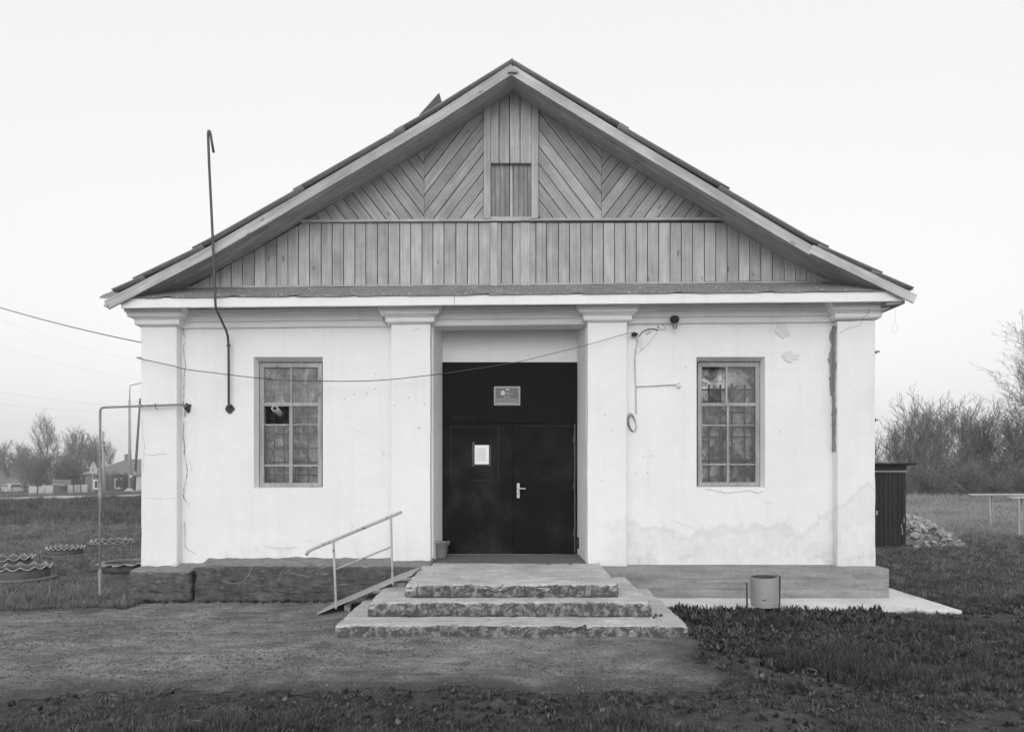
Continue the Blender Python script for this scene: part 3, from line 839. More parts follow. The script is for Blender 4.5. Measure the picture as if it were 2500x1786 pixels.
# ---- windows
def flat(a, b, c, e, y0, y1, name, mt, parent, bevel=.003):
    return MB().box(min(a, b), max(a, b), y0, y1, min(c, e), max(c, e)).build(name, mt, parent, bevel=bevel)
def window(k, lean, transom, mull, umull, m1, m2, label, mats):
    f, YF = W_[k]['f'], W_[k]['YF']; x0, x1, z0, z1 = f
    xx = lambda px: X(px, YF); zz = lambda py: Z(py, YF)
    w, t = .060, .07
    fr = MB(); fr.box(x0, x0 + w, YF, YF + t, z0, z1); fr.box(x1 - w, x1, YF, YF + t, z0, z1)
    fr.box(x0 + w, x1 - w, YF + .001, YF + t, z0, z0 + .055); fr.box(x0 + w, x1 - w, YF + .001, YF + t, z1 - .065, z1)
    fr.box(x0 + w, x1 - w, YF + .001, YF + t, zz(transom[1]), zz(transom[0]))
    win = fr.build('window', M['frame'], house, bevel=.004); win['label'] = label
    MB().box(x0 - .012, x0 - .001, YF + .012, YF + .09, z0 - .012, z1 + .012).box(x1 + .001, x1 + .012, YF + .012, YF + .09, z0 - .012, z1 + .012).box(x0, x1, YF + .012, YF + .09, z1 + .001, z1 + .012).box(x0, x1, YF + .012, YF + .09, z0 - .012, z0 - .001).build('frame_gap', M['dark'], win)
    flat(xx(mull[0]), xx(mull[1]), z0 + .056, zz(transom[1]) - .001, YF + .004, YF + .06, 'mullion', M['frame'], win)
    flat(xx(umull[0]), xx(umull[1]), zz(transom[0]) + .001, z1 - .066, YF + .006, YF + .05, 'mullion', M['frame'], win)
    xm0, xm1 = xx(mull[0]), xx(mull[1])
    for (a, b) in (m1, m2):
        flat(x0 + w + .001, xm0 - .001, zz(b), zz(a), YF + .010, YF + .05, 'glazing_bar', M['frame'], win)
        flat(xm1 + .001, x1 - w - .001, zz(b), zz(a), YF + .010, YF + .05, 'glazing_bar', M['frame'], win)
    rows = [(z1 - .065, zz(transom[0])), (zz(transom[1]), zz(m1[0])), (zz(m1[1]), zz(m2[0])), (zz(m2[1]), z0 + .055)]
    for i, (zt, zb) in enumerate(rows):
        c = (xx(umull[0]), xx(umull[1])) if i == 0 else (xm0, xm1)
        for j, (a, b) in enumerate(((x0 + w, c[0]), (c[1], x1 - w))):
            mt = mats[i * 2 + j]
            if mt: flat(a - .004, b + .004, zb - .004, zt + .004, YF + .030, YF + .034, 'pane', M[mt], win, 0)
    return win, rows, (x0 + w, xm0, xm1, x1 - w)
YF = 10.02
wL, rl, cl = window('l', 0, (982, 991), (705.5, 714), (708, 712.7), (1034.5, 1038.5), (1133.5, 1138), 'left window with film on its top panes',
                    ['film', 'film', None, 'glassd', 'glassd', 'glassd', 'glassd', 'glassd'])
f = W_['l']['f']
MB().box(f[0], f[1], YF + .19, YF + .20, f[2], f[3]).build('lining_board', M['back1'], wL)
MB().box(cl[0] - .02, cl[1] + .004, YF + .175, YF + .185, rl[1][1], rl[1][0]).build('lining_board', M['backd'], wL)
for px in (651, 670, 694, 722, 729, 752.5): MB().tube([(X(px, YF + .1), YF + .10, f[2]), (X(px + random.uniform(-1, 1), YF + .1), YF + .10, f[3])], .0085, 6).build('grille_bar', M['grille'], wL)
for py in (918, 951, 1021, 1058, 1093, 1127, 1159): MB().tube([(f[0], YF + .112, Z(py + random.uniform(-1, 1), YF + .11)), (f[1], YF + .112, Z(py, YF + .11))], .0075, 6).build('grille_bar', M['grille'], wL)
wR, rr, cr = window('r', 0, (983, 991), (1774.5, 1780.5), (1772, 1776.5), (1036, 1039.5), (1131.5, 1135), 'right window with flat iron grille and peeling lining',
                    [None, 'glass', 'glassd', 'glassd', 'glass', 'glassd', 'glassd', 'glassd'])
f = W_['r']['f']
MB().box(f[0], f[1], YF + .19, YF + .20, f[2], f[3]).build('lining_board', M['back2'], wR)
for px, top in ((1731, 938), (1759, 938), (1765, 1042), (1787, 935), (1818, 938), (1837, 936)):
    MB().box(X(px - 2.3, YF + .1), X(px + 2.3, YF + .1), YF + .10, YF + .106, f[2], Z(top, YF + .1)).build('grille_bar', M['grille2'], wR)
for py in (951, 1006, 1066, 1123): MB().box(f[0] + .05, f[1] - .05, YF + .107, YF + .113, Z(py + 2, YF + .1), Z(py - 2, YF + .1)).build('grille_bar', M['grille2'], wR)
MB().lathe([(0.001, 0), (.012, .002), (.016, .012), (.010, .03), (.010, .04)], 10, P(1803, 908, YF + .02), Matrix.Rotation(R(60), 3, 'X')).build('hook_cup', M['porc'], wR, smooth=True)

# ---- door
dz0, dzt, dzl = Z(1351, YD), Z(884, YD), Z(1033, YD)
xa, xb, xm = X(1080, YD), X(1409, YD), X(1253, YD)
door = MB().box(xa, xb, YD - .02, YD + .04, dz0, dzt).build('door', M['door'], house, bevel=.01)
MB().box(xa + .004, xb - .004, YD - .034, YD - .0205, dzl + .004, dzt - .006).build('transom_panel', M['door'], door, bevel=.003)
MB().box(xa + .004, xm - .003, YD - .034, YD - .0205, dz0 + .004, dzl - .003).build('door_leaf', M['door'], door, bevel=.003)
rl_ = MB().box(xm + .003, X(1399, YD), YD - .040, YD - .0205, dz0 + .012, dzl - .004).build('door_leaf', M['door'], door, bevel=.004)
MB().box(X(1401, YD), X(1404, YD), YD - .046, YD - .0205, .56, dzl - .01).build('hinge_strip', M['mast'], door)
for zz_ in (2.2, 1.5, .8): MB().tube([(X(1400, YD), YD - .048, zz_), (X(1400, YD), YD - .048, zz_ + .1)], .011, 8).build('hinge', M['mast'], door)
yh = YD - .045
MB().box(X(1262, yh), X(1268.5, yh), yh - .008, yh + .004, Z(1215, yh), Z(1179, yh)).build('handle_plate', M['chrome'], door, bevel=.002)
MB().tube([(X(1265, yh), yh, Z(1191, yh)), (X(1265, yh), yh - .045, Z(1191, yh)), (X(1268, yh), yh - .05, Z(1191.5, yh)), (X(1283, yh), yh - .05, Z(1192, yh))], .009, 8).build('handle_lever', M['chrome'], door, smooth=True)
MB().lathe([(.0, 0), (.009, 0), (.009, .006), (0, .006)], 10, (X(1265, yh), yh - .008, Z(1205, yh)), Matrix.Rotation(R(90), 3, 'X')).build('keyhole', M['dark'], door)
MB().box(RB0 - .02, RB1 + .02, YD - .06, YD - .021, .44, dz0 - .002).build('threshold', M['step'], house)

for a, b, c, e in ((1100, 1101.2, 1042, 1172), (1216, 1217.2, 1042, 1180), (1100, 1217, 1041, 1042), (1150, 1217, 1171, 1172), (1105, 1160, 1018, 1019), (1268, 1395, 1040, 1040.8)):
    MB().box(X(a, YD), X(b, YD), YD - .0375 - (.006 if a > 1250 else 0), YD - .0335, Z(e, YD), Z(c, YD)).build('worn_line', M['scuffm'], door)
# ---- cracks, holes, patches of the plaster
def crack(pts, Y, w, nm='crack', mt='crack', par=None):
    pts = [P(a, b, Y) for a, b in pts]; out = []
    for p, q in zip(pts, pts[1:]):
        n = max(2, int((q - p).length / .03))
        for i in range(n): out.append(p.lerp(q, i / n))
    out.append(pts[-1]); L, Rr = [], []
    for i, p in enumerate(out):
        t = (out[min(i + 1, len(out) - 1)] - out[max(0, i - 1)]).normalized(); nrm = Vector((-t.z, 0, t.x))
        p = p + nrm * random.uniform(-.008, .008)
        ww = w * random.uniform(.25, 1.1) * (.3 if i in (0, len(out) - 1) else 1)
        L.append(p + nrm * ww); Rr.append(p - nrm * ww)
    n = len(out)
    MB().add(L + Rr, [(i, i + 1, n + i + 1, n + i) for i in range(n - 1)]).build(nm, M[mt], par or wall, recalc=False)
def blob(px, py, rx, ry, Y, mt, nm, seed, rough=.35, n=22):
    c = P(px, py, Y); vs = []
    for k in range(n):
        a = 2 * math.pi * k / n
        q = 1 + rough * noise.noise(Vector((math.cos(a) * 1.6 + seed, math.sin(a) * 1.6, seed))) * 1.6 + random.uniform(-.06, .06)
        vs.append((c.x + math.cos(a) * rx / F * Y * q, Y, c.z + math.sin(a) * ry / F * Y * q))
    MB().add(vs, [tuple(range(n))]).build(nm, M[mt], wall, recalc=False)
YC = YW - .012
crack([(447, 778), (448, 810), (452, 826), (449, 843), (448, 866), (453, 885), (449, 922), (448, 975)], YC, .0035)
crack([(447, 978), (449, 995), (452, 1008), (451, 1018)], YC, .010)
crack([(450, 1030), (447, 1060), (450, 1095), (451, 1116)], YC, .005)
crack([(451, 1116), (457, 1140), (455, 1170), (448, 1195), (449, 1215), (462, 1235)], YC, .0042)
crack([(462, 1120), (468, 1140), (466, 1150)], YC, .002)
crack([(450, 1270), (452, 1330), (455, 1338), (479, 1354)], YC, .0028)
crack([(350, 1108), (378, 1110), (408, 1107)], YP - .012, .002)
crack([(352, 1214), (380, 1217), (430, 1216)], YP - .012, .0016)
crack([(345, 1020), (352, 1085), (349, 1160)], YP - .012, .0014)
crack([(931, 752), (935, 770), (938, 785), (948, 800)], YW - .10, .006)
crack([(2128, 748), (2119, 765), (2109, 775), (2100, 795), (2075, 800), (2048, 812)], YP - .10, .0032)
crack([(1720, 1194), (1745, 1196), (1770, 1203), (1800, 1201), (1828, 1196), (1852, 1203), (1866, 1198)], YC, .0028)
crack([(1640, 1268), (1668, 1282), (1700, 1290)], YC, .0012)
crack([(858, 1273), (862, 1282), (859, 1295)], YC, .002)
crack([(934, 1098), (938, 1106), (936, 1112)], YC, .003)
crack([(1861, 1215), (1866, 1225), (1890, 1230)], YC, .0012)
crack([(640, 1330), (660, 1336), (700, 1338), (730, 1333)], YC, .0016)
crack([(745, 1320), (790, 1326), (830, 1322)], YC, .0014)
blob(458, 994, 9, 11, YC - .004, 'hole', 'plaster_hole', 3)
blob(560.5, 998, 11, 10, YC - .004, 'hole', 'plaster_hole', 5, .2)
blob(1911, 803, 16, 19, YC, 'peel', 'peeled_patch', 1, .5, 60)
blob(1926, 868, 20, 12, YC, 'peel', 'peeled_patch', 2, .55, 60)
blob(1566, 838, 7, 12, YC, 'peel', 'peeled_patch', 4, .4)
for i, (px, py) in enumerate(((786, 915), (786, 960), (917, 912), (917, 949), (897, 960), (841, 973), (865, 962), (874, 1053), (963, 989), (998, 970), (1036, 986), (1024, 1045), (1477, 1012), (1570, 1113), (1591, 1112), (1552, 1155), (1581, 1153), (1905, 1053), (1468, 1174), (1495, 1049), (1674, 895), (1776, 964), (1019, 803), (1011, 806), (1024, 1044), (1611, 789), (1622, 788))):
    Yk = YP - .011 if 954 < px < 1041 or 1434 < px < 1531 else YC
    blob(px, py, 1.1, 1.2, Yk, 'hole', 'nail_hole', i, .2, 8)
# mortar strip in the corner by the right pilaster
mp = MB(); n = 46; L, Rr = [], []
for i in range(n + 1):
    t = i / n; py = 797 + 306 * t
    wl_ = 2034 - 13 * (.45 + .35 * random.random() + .6 * noise.noise(Vector((t * 9, 1, 0)))) * min(1, .25 + t * 6) + (6 if t > .55 else 0)
    if t > .97: wl_ = 2031
    L.append(P(wl_ + random.uniform(-1.2, 1.2), py, YC)); Rr.append(P(2040, py, YC))
mp.add(L + Rr, [(i, i + 1, n + 2 + i, n + 1 + i) for i in range(n)]).build('mortar_patch', M['patch'], wall, recalc=False)
ps_ = MB(); L, Rr = [], []
for i in range(n + 1):
    t = i / n; z = Z(797 + 306 * t, YW)
    e = .10 + .05 * noise.noise(Vector((t * 14, 5, 0)))
    L.append((X(2045, YP) - .0105, YW, z)); Rr.append((X(2045, YP) - .0105, YW - max(.03, min(.135, e)), z))
ps_.add(L + Rr, [(i, i + 1, n + 2 + i, n + 1 + i) for i in range(n)]).build('mortar_patch', M['patch'], wall, recalc=False)
for pts, w, mt, pi in (([(618, 1374), (612, 1394), (603, 1408), (594, 1421)], .006, 'patch', 1), ([(540, 1415), (565, 1424), (594, 1421), (640, 1430)], .004, 'patch', 1), ([(705, 1397), (730, 1402), (756, 1409)], .005, 'patch', 1), ([(481, 1401), (476, 1420), (473, 1445)], .007, 'dark', 1),
                       ([(480, 1385), (520, 1380), (580, 1384), (640, 1382)], .004, 'dark', 1), ([(600, 1445), (660, 1440), (720, 1450), (790, 1444)], .005, 'dark', 1), ([(345, 1418), (380, 1424), (430, 1420)], .005, 'dark', 0), ([(360, 1440), (400, 1446), (440, 1441)], .004, 'dark', 0), ([(760, 1425), (800, 1432), (850, 1424)], .004, 'patch', 1)):
    crack(pts, 9.436, w, 'crack', mt, PLN[pi])

# ------------------------------------------------------------------ steps, ramp, slab
steps = thing('entrance_steps', 'three cracked concrete entrance steps leading to the black door', 'steps', (0, 8.5, 0))
YT, YM, YBt = 7.98, 7.69, 7.26
def sag(amp):
    def fn(p):
        p.z += amp * noise.noise(Vector((p.x * .9, p.y * .9, 2)))
        return p
    return fn
CH = {}
def chips(yf, zt, seed, n, x0, x1, extra=()):
    rc_ = random.Random(seed)
    L = [(rc_.uniform(x0, x1), rc_.uniform(.015, .09), rc_.uniform(.008, .035)) for _ in range(n)] + list(extra)
    def f(p):
        if p.z > zt - .075 and p.y < yf + .07:
            dn = 0.0
            for cx_, w, dp in L:
                t = abs(p.x - cx_) / w
                if t < 1: dn = max(dn, dp * (1 - t ** 3) * (.75 + .5 * noise.noise(Vector((p.x * 40, p.z * 40, seed)))))
            dn *= .72
            k = max(0, 1 - (zt - p.z) / .075) * max(0, 1 - (p.y - yf) / .07)
            p.z -= dn * k * 1.1; p.y += dn * k * 1.0
        return p
    return f
c1, c2, c3 = chips(YBt, .17, 1, 22, -1.85, 1.84, ((-1.84, .08, .05), (1.83, .06, .05))), chips(YM, .33, 2, 20, -1.59, 1.54, ((-1.58, .10, .06), (1.5, .07, .04), (.27, .05, .05))), chips(YT, .48, 3, 18, -1.22, 1.21, ((-1.2, .12, .06), (-.28, .16, .05), (-.12, .10, .06), (.38, .14, .05), (1.15, .06, .04)))
def plat(p):
    p = c3(p)
    if p.y > 9.2 and p.z > .4 and abs(p.x) < 1.3: p.z += .006
    return sag(.008)(p)
MB().rbox(-1.856, 1.848, YBt, 9.6, -.15, .170, .03, .007, 4.5, .018, lambda p: sag(.010)(c1(p)), .26).build('step_slab', M['step'], steps, smooth=True, recalc=False)
MB().rbox(-1.597, 1.545, YM, 9.62, .171, .330, .03, .007, 4.7, .018, lambda p: sag(.009)(c2(p)), .26).build('step_slab', M['step'], steps, smooth=True, recalc=False)
MB().rbox(-1.225, 1.222, YT, 9.75, .331, .480, .03, .008, 4.9, .018, plat, .34).build('step_slab', M['step'], steps, smooth=True, recalc=False)
MB().rbox(RX0 + .01, RX1 - .01, 9.751, YD - .03, .2, .482, .08, .006, 3, .012, lambda p: Vector((p.x, p.y, p.z + (.052 * (p.y - 9.75) / .7 if p.z > .3 else 0)))).build('landing', M['landing'], steps, smooth=True, recalc=False)
# cracks in risers
def zcrack(pts, Y, w, nm='crack', flip=None):
    pts = [P(a, b, Y) for a, b in pts]; out = []
    for p, q in zip(pts, pts[1:]):
        n = max(2, int((q - p).length / .02))
        for i in range(n): out.append(p.lerp(q, i / n))
    out.append(pts[-1]); L, Rr = [], []
    for i, p in enumerate(out):
        t = (out[min(i + 1, len(out) - 1)] - out[max(0, i - 1)]).normalized(); nrm = Vector((-t.z, 0, t.x))
        p = p + nrm * random.uniform(-.005, .005); ww = w * random.uniform(.5, 2.2)
        L.append(p + nrm * ww); Rr.append(p - nrm * ww)
    n = len(out)
    MB().add(L + Rr, [(i, i + 1, n + i + 1, n + i) for i in range(n - 1)]).build(nm, M['crack'], steps, recalc=False)
o_ = .016
zcrack([(1020, 1428), (1016, 1440), (1019, 1456)], YT - o_, .003)
zcrack([(1400, 1430), (1398, 1448)], YT - o_, .003)
zcrack([(1280, 1428), (1283, 1444), (1281, 1455)], YT - o_, .003)
zcrack([(1168, 1440), (1190, 1438), (1208, 1444), (1238, 1440), (1250, 1436)], YT - o_, .006)
zcrack([(1320, 1432), (1345, 1430), (1362, 1428)], YT - o_, .005)
zcrack([(1018, 1474), (1014, 1490), (1002, 1506)], YM - o_, .004)
zcrack([(1301, 1472), (1305, 1490), (1315, 1504)], YM - o_, .005)
zcrack([(1555, 1474), (1562, 1490), (1572, 1502)], YM - o_, .003)
zcrack([(912, 1530), (909, 1540)], YBt - o_, .004)
zcrack([(1365, 1545), (1395, 1540), (1430, 1524)], YBt - o_, .005)
zcrack([(1430, 1524), (1431, 1548)], YBt - o_, .005)
zcrack([(1563, 1528), (1565, 1548)], YBt - o_, .004)
zcrack([(1208, 1530), (1206, 1545)], YBt - o_, .003)

ramp = thing('access_ramp', 'narrow steel ramp with a single handrail left of the steps', 'ramp', (-1.9, 8.8, 0))
A0, B0 = Vector((-2.38, 8.50, .026)), Vector((-1.50, 8.60, .385))
A1, B1 = Vector((-2.33, 9.12, .035)), Vector((-1.52, 9.17, .380))
C0, C1 = Vector((-1.235, 8.63, .490)), Vector((-1.20, 9.22, .492))
rp = MB()
def plate(a, b, c, d_, t=.022):
    u = Vector((0, 0, t)); rp.hexa([a, b, c, d_, a + u, b + u, c + u, d_ + u])
plate(A0, B0, B1, A1); plate(B0 + Vector((-.004, 0, .002)), C0, C1, B1 + Vector((-.004, 0, .002)))
rp.build('ramp_plate', M['steel'], ramp)
for a, b in ():
    MB().bar(a + Vector((.1, 0.012, -.012)) if a is A0 else a - Vector((0, 0, .018)), b - Vector((0, -.012, .02)), .012, .035).build('ramp_edge', M['steel'], ramp)
MB().box(-2.06, -1.99, 8.56, 8.64, -.02, .130).build('support_block', M['step'], ramp)
MB().box(-1.50, -1.33, 8.70, 8.80, .331, .385).build('support_block', M['formc'], ramp)
YR = 8.72
def rail(pts, r, nm, mt='rail', n=10): return MB().tube([P(a, b, Y) for a, b, Y in pts], r, n).build(nm, M[mt], ramp, smooth=True)
rail([(748, 1354, 8.52), (751, 1347, 8.52), (758, 1342, 8.52), (981, 1249, 8.62)], .020, 'handrail')
rail([(819.5, 1389, 8.54), (955, 1334, 8.60)], .012, 'lower_rail')
MB().bar(P(814, 1321, 8.54), P(821, 1486, 8.54), .026, .026, (0, 1, 0)).build('post', M['rail'], ramp, bevel=.003)
MB().bar(P(954.5, 1262, 8.60), P(958.5, 1426, 8.60), .024, .024, (0, 1, 0)).build('post', M['rail'], ramp, bevel=.003)

slab = MB().rbox(1.86, 5.60, 8.66, 10.5, -.10, .045, .15, .006, 2, .012)
tag(slab.build('concrete_apron', M['slab'], smooth=True, recalc=False), 'pale concrete apron slab along the right plinth', kind='structure')

# ------------------------------------------------------------------ things on and around the house
# bucket
bk = thing('bucket', 'dented zinc bucket standing by the left jamb of the door', 'bucket', (X(1075, 10.12), 10.12, .512))
bc = (X(1075, 10.12), 10.12, .514)
MB().lathe([(.001, .0), (.085, .0), (.088, .006), (.122, .225), (.128, .228), (.128, .236), (.119, .234), (.086, .012), (.001, .010)], 26, bc).build('pail', M['zinc'], bk, smooth=True)
for z in (.10, .19): MB().lathe([(.0875 + .155 * z + .002, z - .004), (.0875 + .155 * z + .006, z), (.0875 + .155 * z + .002, z + .004)], 26, bc).build('hoop', M['zinc'], bk, smooth=True)
MB().tube([(bc[0] + .128 * math.cos(a), bc[1] - .02 - .11 * math.sin(a), bc[2] + .225 + .035 * math.sin(a)) for a in [math.pi * i / 14 for i in range(15)]], .003, 6).build('bail_handle', M['mast'], bk)
for s in (-1, 1): MB().box(bc[0] + s * .127 - .006, bc[0] + s * .127 + .006, bc[1] - .02, bc[1] + .02, bc[2] + .20, bc[2] + .25).build('handle_ear', M['zinc'], bk)
# dark cloth bundle right of the door
cb = MB(); cc = Vector((X(1412, 10.36), 10.36, Z(1325, 10.36)))
def bl(u, v):
    a, b = u * 2 * math.pi, (v - .5) * math.pi
    d_ = Vector((math.cos(a) * math.cos(b) * .04, math.sin(a) * math.cos(b) * .04, math.sin(b) * .085))
    return cc + d_ * (1 + .35 * noise.noise(d_ * 30))
cb.grid(bl, 16, 10)
tag(cb.build('cloth_bundle', M['grille'], smooth=True), 'dark rag bundle hanging low at the right jamb of the door', 'rag')

# plaque
YQ = YD - .036
pq = thing('door_plaque', 'grey plaque with printed lettering above the door leaves', 'plaque', P(1238, 989, YQ))
MB().box(X(1206, YQ), X(1270, YQ), YQ - .008, YQ, Z(989, YQ), Z(943, YQ)).build('board', M['plaqueb'], pq, bevel=.001)
MB().box(X(1209, YQ), X(1267, YQ), YQ - .0095, YQ - .0081, Z(986.3, YQ), Z(946.3, YQ)).build('face', M['plaque'], pq)
fx0, fx1, fz0, fz1 = X(1208.8, YQ), X(1267, YQ), Z(986.6, YQ), Z(946, YQ)
ed = MB(); t_ = .0045
for bx in ((fx0, fx1, fz1 - t_, fz1), (fx0, fx1, fz0, fz0 + t_)): ed.box(bx[0], bx[1], YQ - .0105, YQ - .0096, bx[2], bx[3])
for bx in ((fx0, fx0 + t_, fz0 + t_, fz1 - t_), (fx1 - t_, fx1, fz0 + t_, fz1 - t_)): ed.box(bx[0], bx[1], YQ - .0105, YQ - .0096, bx[2], bx[3])
ed.build('printed_border', M['plaqueb'], pq)
def text(body, px0, px1, py, hgt, nm='lettering', parent=pq, Y=YQ - .0098, mt='letter'):
    cu = bpy.data.curves.new(nm, 'FONT'); cu.body = body; cu.size = 1.0
    to = bpy.data.objects.new(nm, cu); COL.objects.link(to)
    bpy.context.view_layer.update()
    me = bpy.data.meshes.new_from_object(to.evaluated_get(bpy.context.evaluated_depsgraph_get()))
    COL.objects.unlink(to); bpy.data.objects.remove(to)
    xs = [v.co.x for v in me.vertices]; zs = [v.co.y for v in me.vertices]
    if not xs: return
    a, b, c, e = min(xs), max(xs), min(zs), max(zs)
    x0, x1 = X(px0, Y), X(px1, Y); zc = Z(py, Y); hh = hgt / F * Y
    for v in me.vertices:
        v.co = ((v.co.x - a) / (b - a) * (x1 - x0) + x0, Y, (v.co.y - c) / (e - c) * hh + zc - hh / 2)
    me.materials.clear(); me.materials.append(M[mt])
    place(bpy.data.objects.new(nm, me), parent)
zp = lambda zy: 930 + zy * 70 / 1591.0
xp = lambda zx: 1190 + zx * 100 / 2273.0
text('Партпроект', xp(985), xp(1190), zp(600), 1.3)
text('КУЛЬТУРА', xp(985), xp(1250), zp(665), 1.7)
text('МАЛОЙ РОДИНЫ', xp(985), xp(1440), zp(728), 1.8)
text('УЧАСТНИК', xp(900), xp(1275), zp(880), 2.4)
text('проекта Партии «ЕДИНАЯ РОССИЯ»', xp(500), xp(1680), zp(988), 2.4)
text('«КУЛЬТУРА МАЛОЙ РОДИНЫ»', xp(475), xp(1712), zp(1092), 3.0)
MB().box(X(xp(520), YQ), X(xp(1670), YQ), YQ - .0103, YQ - .0097, Z(zp(1235), YQ), Z(zp(1210), YQ)).build('lettering', M['letter'], pq)
em = MB()
qx = lambda a: X(xp(a), YQ); qz = lambda a: Z(zp(a), YQ)
em.prism([(qx(748), qz(580)), (qx(850), qz(530)), (qx(955), qz(580)), (qx(955), qz(605)), (qx(748), qz(605))], YQ - .0104, YQ - .0097)
for a, b, c, e in ((748, 780, 605, 690), (820, 845, 605, 690), (865, 890, 605, 690), (925, 955, 605, 690), (748, 955, 690, 755)):
    em.box(qx(a), qx(b), YQ - .0104, YQ - .0097, qz(e), qz(c))
em.build('house_emblem', M['letter'], pq)
em = MB()
up_ = [(1003, 495), (1020, 462), (1050, 438), (1090, 428), (1130, 436), (1160, 455), (1185, 450), (1215, 475), (1230, 522)]
dn_ = [(1215, 520), (1190, 490), (1160, 490), (1130, 488), (1090, 470), (1050, 475), (1020, 500)]
em.prism([(qx(a), qz(b)) for a, b in up_ + dn_], YQ - .0104, YQ - .0097)
em.build('animal_emblem', M['letter'], pq)
# paper notice
nt_ = thing('paper_notice', 'white paper notice taped to the left door leaf', 'notice', P(1176, 1132, YQ))
MB().grid(lambda u, v: P(1159 + 34.5 * u, 1132.5 - 46.5 * v, YQ - .004 - .002 * math.sin(u * 5)), 4, 4).build('sheet', M['paper'], nt_, solid=.001)
for a, b, c, e in ((1153, 1158.6, 1078, 1138), (1193.8, 1198, 1087, 1138), (1157, 1196, 1132.8, 1136)):
    MB().box(X(a, YQ), X(b, YQ), YQ - .0025, YQ - .001, Z(e, YQ), Z(c, YQ)).build('tape', M['tape'], nt_)
for i in range(13):
    MB().box(X(1163, YQ), X(1188 - (i * 7 % 5), YQ), YQ - .0075, YQ - .0070, Z(1094.6 + 2.6 * i, YQ), Z(1094 + 2.6 * i, YQ)).build('text_line', M['plaqueb'], nt_)

# vent mast
mst = thing('pipe_mast', 'tall bent steel pipe mast with a hooked top at the left eaves', 'pipe', P(558, 990, YW))
pts = [(521.5, 372, 9.30), (516, 340, 9.30), (513.5, 325, 9.30), (512, 320.5, 9.30), (510.3, 319.5, 9.30), (508.8, 321, 9.30), (508, 328, 9.30), (510.5, 400, 9.30), (517, 532, 9.30), (522, 641, 9.30), (525, 715, 9.30), (526, 745, 9.32), (529, 757, 9.36), (552, 806, 9.74), (556.5, 822, 9.79), (558, 845, 9.82), (558.5, 990, 9.84), (559, 996, 9.92)]
MB().tube([P(*q) for q in pts], .0165, 10).build('tube', M['mast'], mst, smooth=True)
MB().lathe([(.017, -.012), (.027, -.012), (.027, .012), (.017, .012)], 12, P(558, 843, 9.82)).build('clamp', M['mast'], mst)
# gas pipe
gs = thing('gas_pipe', 'grey gas pipe rising from the grass and turning into the wall', 'pipe', (X(244.5, 9.66), 9.66, 0))
YGp = 9.66
MB().tube([P(244, 1470, YGp), P(244.5, 1010, YGp), P(245, 1001, YGp), P(248, 995.5, YGp), P(255, 994, YGp), P(440, 987, YGp), P(447, 988, 9.69), P(456, 993, 9.92)], .0158, 10).build('tube', M['pipe'], gs, smooth=True)
for a, b, r in ((1178, 1192, .023), (1205, 1213, .024), (1192, 1205, .019), (1388, 1470, .022), (1415, 1419, .026)):
    MB().tube([P(244.4, a, YGp), P(244.3, b, YGp)], r, 10).build('fitting', M['pipe'], gs)
MB().tube([P(380, 983, YGp - .02), P(380.5, 996, YGp - .015), P(386, 999, YGp + .06)], .005, 6).build('wall_hook', M['mast'], gs)
# stove pipe
sp = MB(); c = P(670, 996, 9.86); e_ = P(685, 1010, 10.17)
dv = (e_ - c).normalized(); q_ = dv.to_track_quat('Z', 'Y').to_matrix()
L_ = (e_ - c).length
sp.lathe([(.036, .03), (.036, 0), (.043, 0), (.043, L_), (.036, L_), (.036, .03)], 20, c, q_)
st_ = thing('stove_pipe', 'white flue pipe poking out of the left window', 'pipe', e_)
sp.build('flue', M['porc'], st_, smooth=False)
MB().lathe([(.0005, .10), (.0358, .10)], 20, c, q_).build('flue_inside', M['dark'], st_)
# lamp
lp = thing('wall_lamp', 'dark bulb holder with a bare bulb under the right cornice', 'lamp', P(1647, 781, YW))
lc = P(1647, 781, 9.80)
MB().lathe([(.001, .066), (.035, .06), (.058, .04), (.066, .012), (.058, -.02), (.035, -.045), (.022, -.05), (.001, -.05)], 18, lc, Matrix.Rotation(R(12), 3, 'X')).build('holder', M['grille'], lp, smooth=True)
MB().lathe([(.012, -.045), (.02, -.06), (.034, -.085), (.034, -.10), (.02, -.118), (.001, -.124)], 16, lc + Vector((.002, -.01, 0))).build('bulb', M['glass'], lp, smooth=True)
MB().lathe([(.014, -.04), (.016, -.06), (.001, -.062)], 12, lc + Vector((.002, -.01, 0))).build('cap', M['porc'], lp)
MB().box(lc.x - .02, lc.x + .02, 9.80, YW - .01, lc.z - .01, lc.z + .03).build('bracket', M['mast'], lp)

# cables on the wall
def sag_pts(pts, per=6):
    V = [P(*q) for q in pts]; out = []
    for i in range(len(V) - 1):
        p0, p1, p2, p3 = V[max(i - 1, 0)], V[i], V[i + 1], V[min(i + 2, len(V) - 1)]
        for k in range(per):
            t = k / per
            out.append(.5 * ((2 * p1) + (p2 - p0) * t + (2 * p0 - 5 * p1 + 4 * p2 - p3) * t * t + (3 * p1 - p0 - 3 * p2 + p3) * t ** 3))
    return out + [V[-1]]
cbt = thing('wall_cable', 'dark cable sagging across the facade from the left corner to the door pilaster', 'cable', P(345, 876, 9.62))
MB().tube(sag_pts([(335, 873, 9.72), (345, 876, 9.66), (427, 894, 9.60), (451, 901, 9.60), (540, 912, 9.58), (625, 922, 9.58), (705, 928.5, 9.57), (785, 930, 9.56), (870, 930, 9.56), (953, 926, 9.56), (1080, 912, 9.56)]), .0058, 6).build('cable', M['cable'], cbt, smooth=True)
MB().tube(sag_pts([(1080, 912, 9.56), (1254, 885, 9.57), (1327, 868, 9.58), (1433, 842, 9.62), (1530, 814, 9.70), (1549, 815, 9.80)]), .0042, 6).build('cable', M['mast'], cbt, smooth=True)
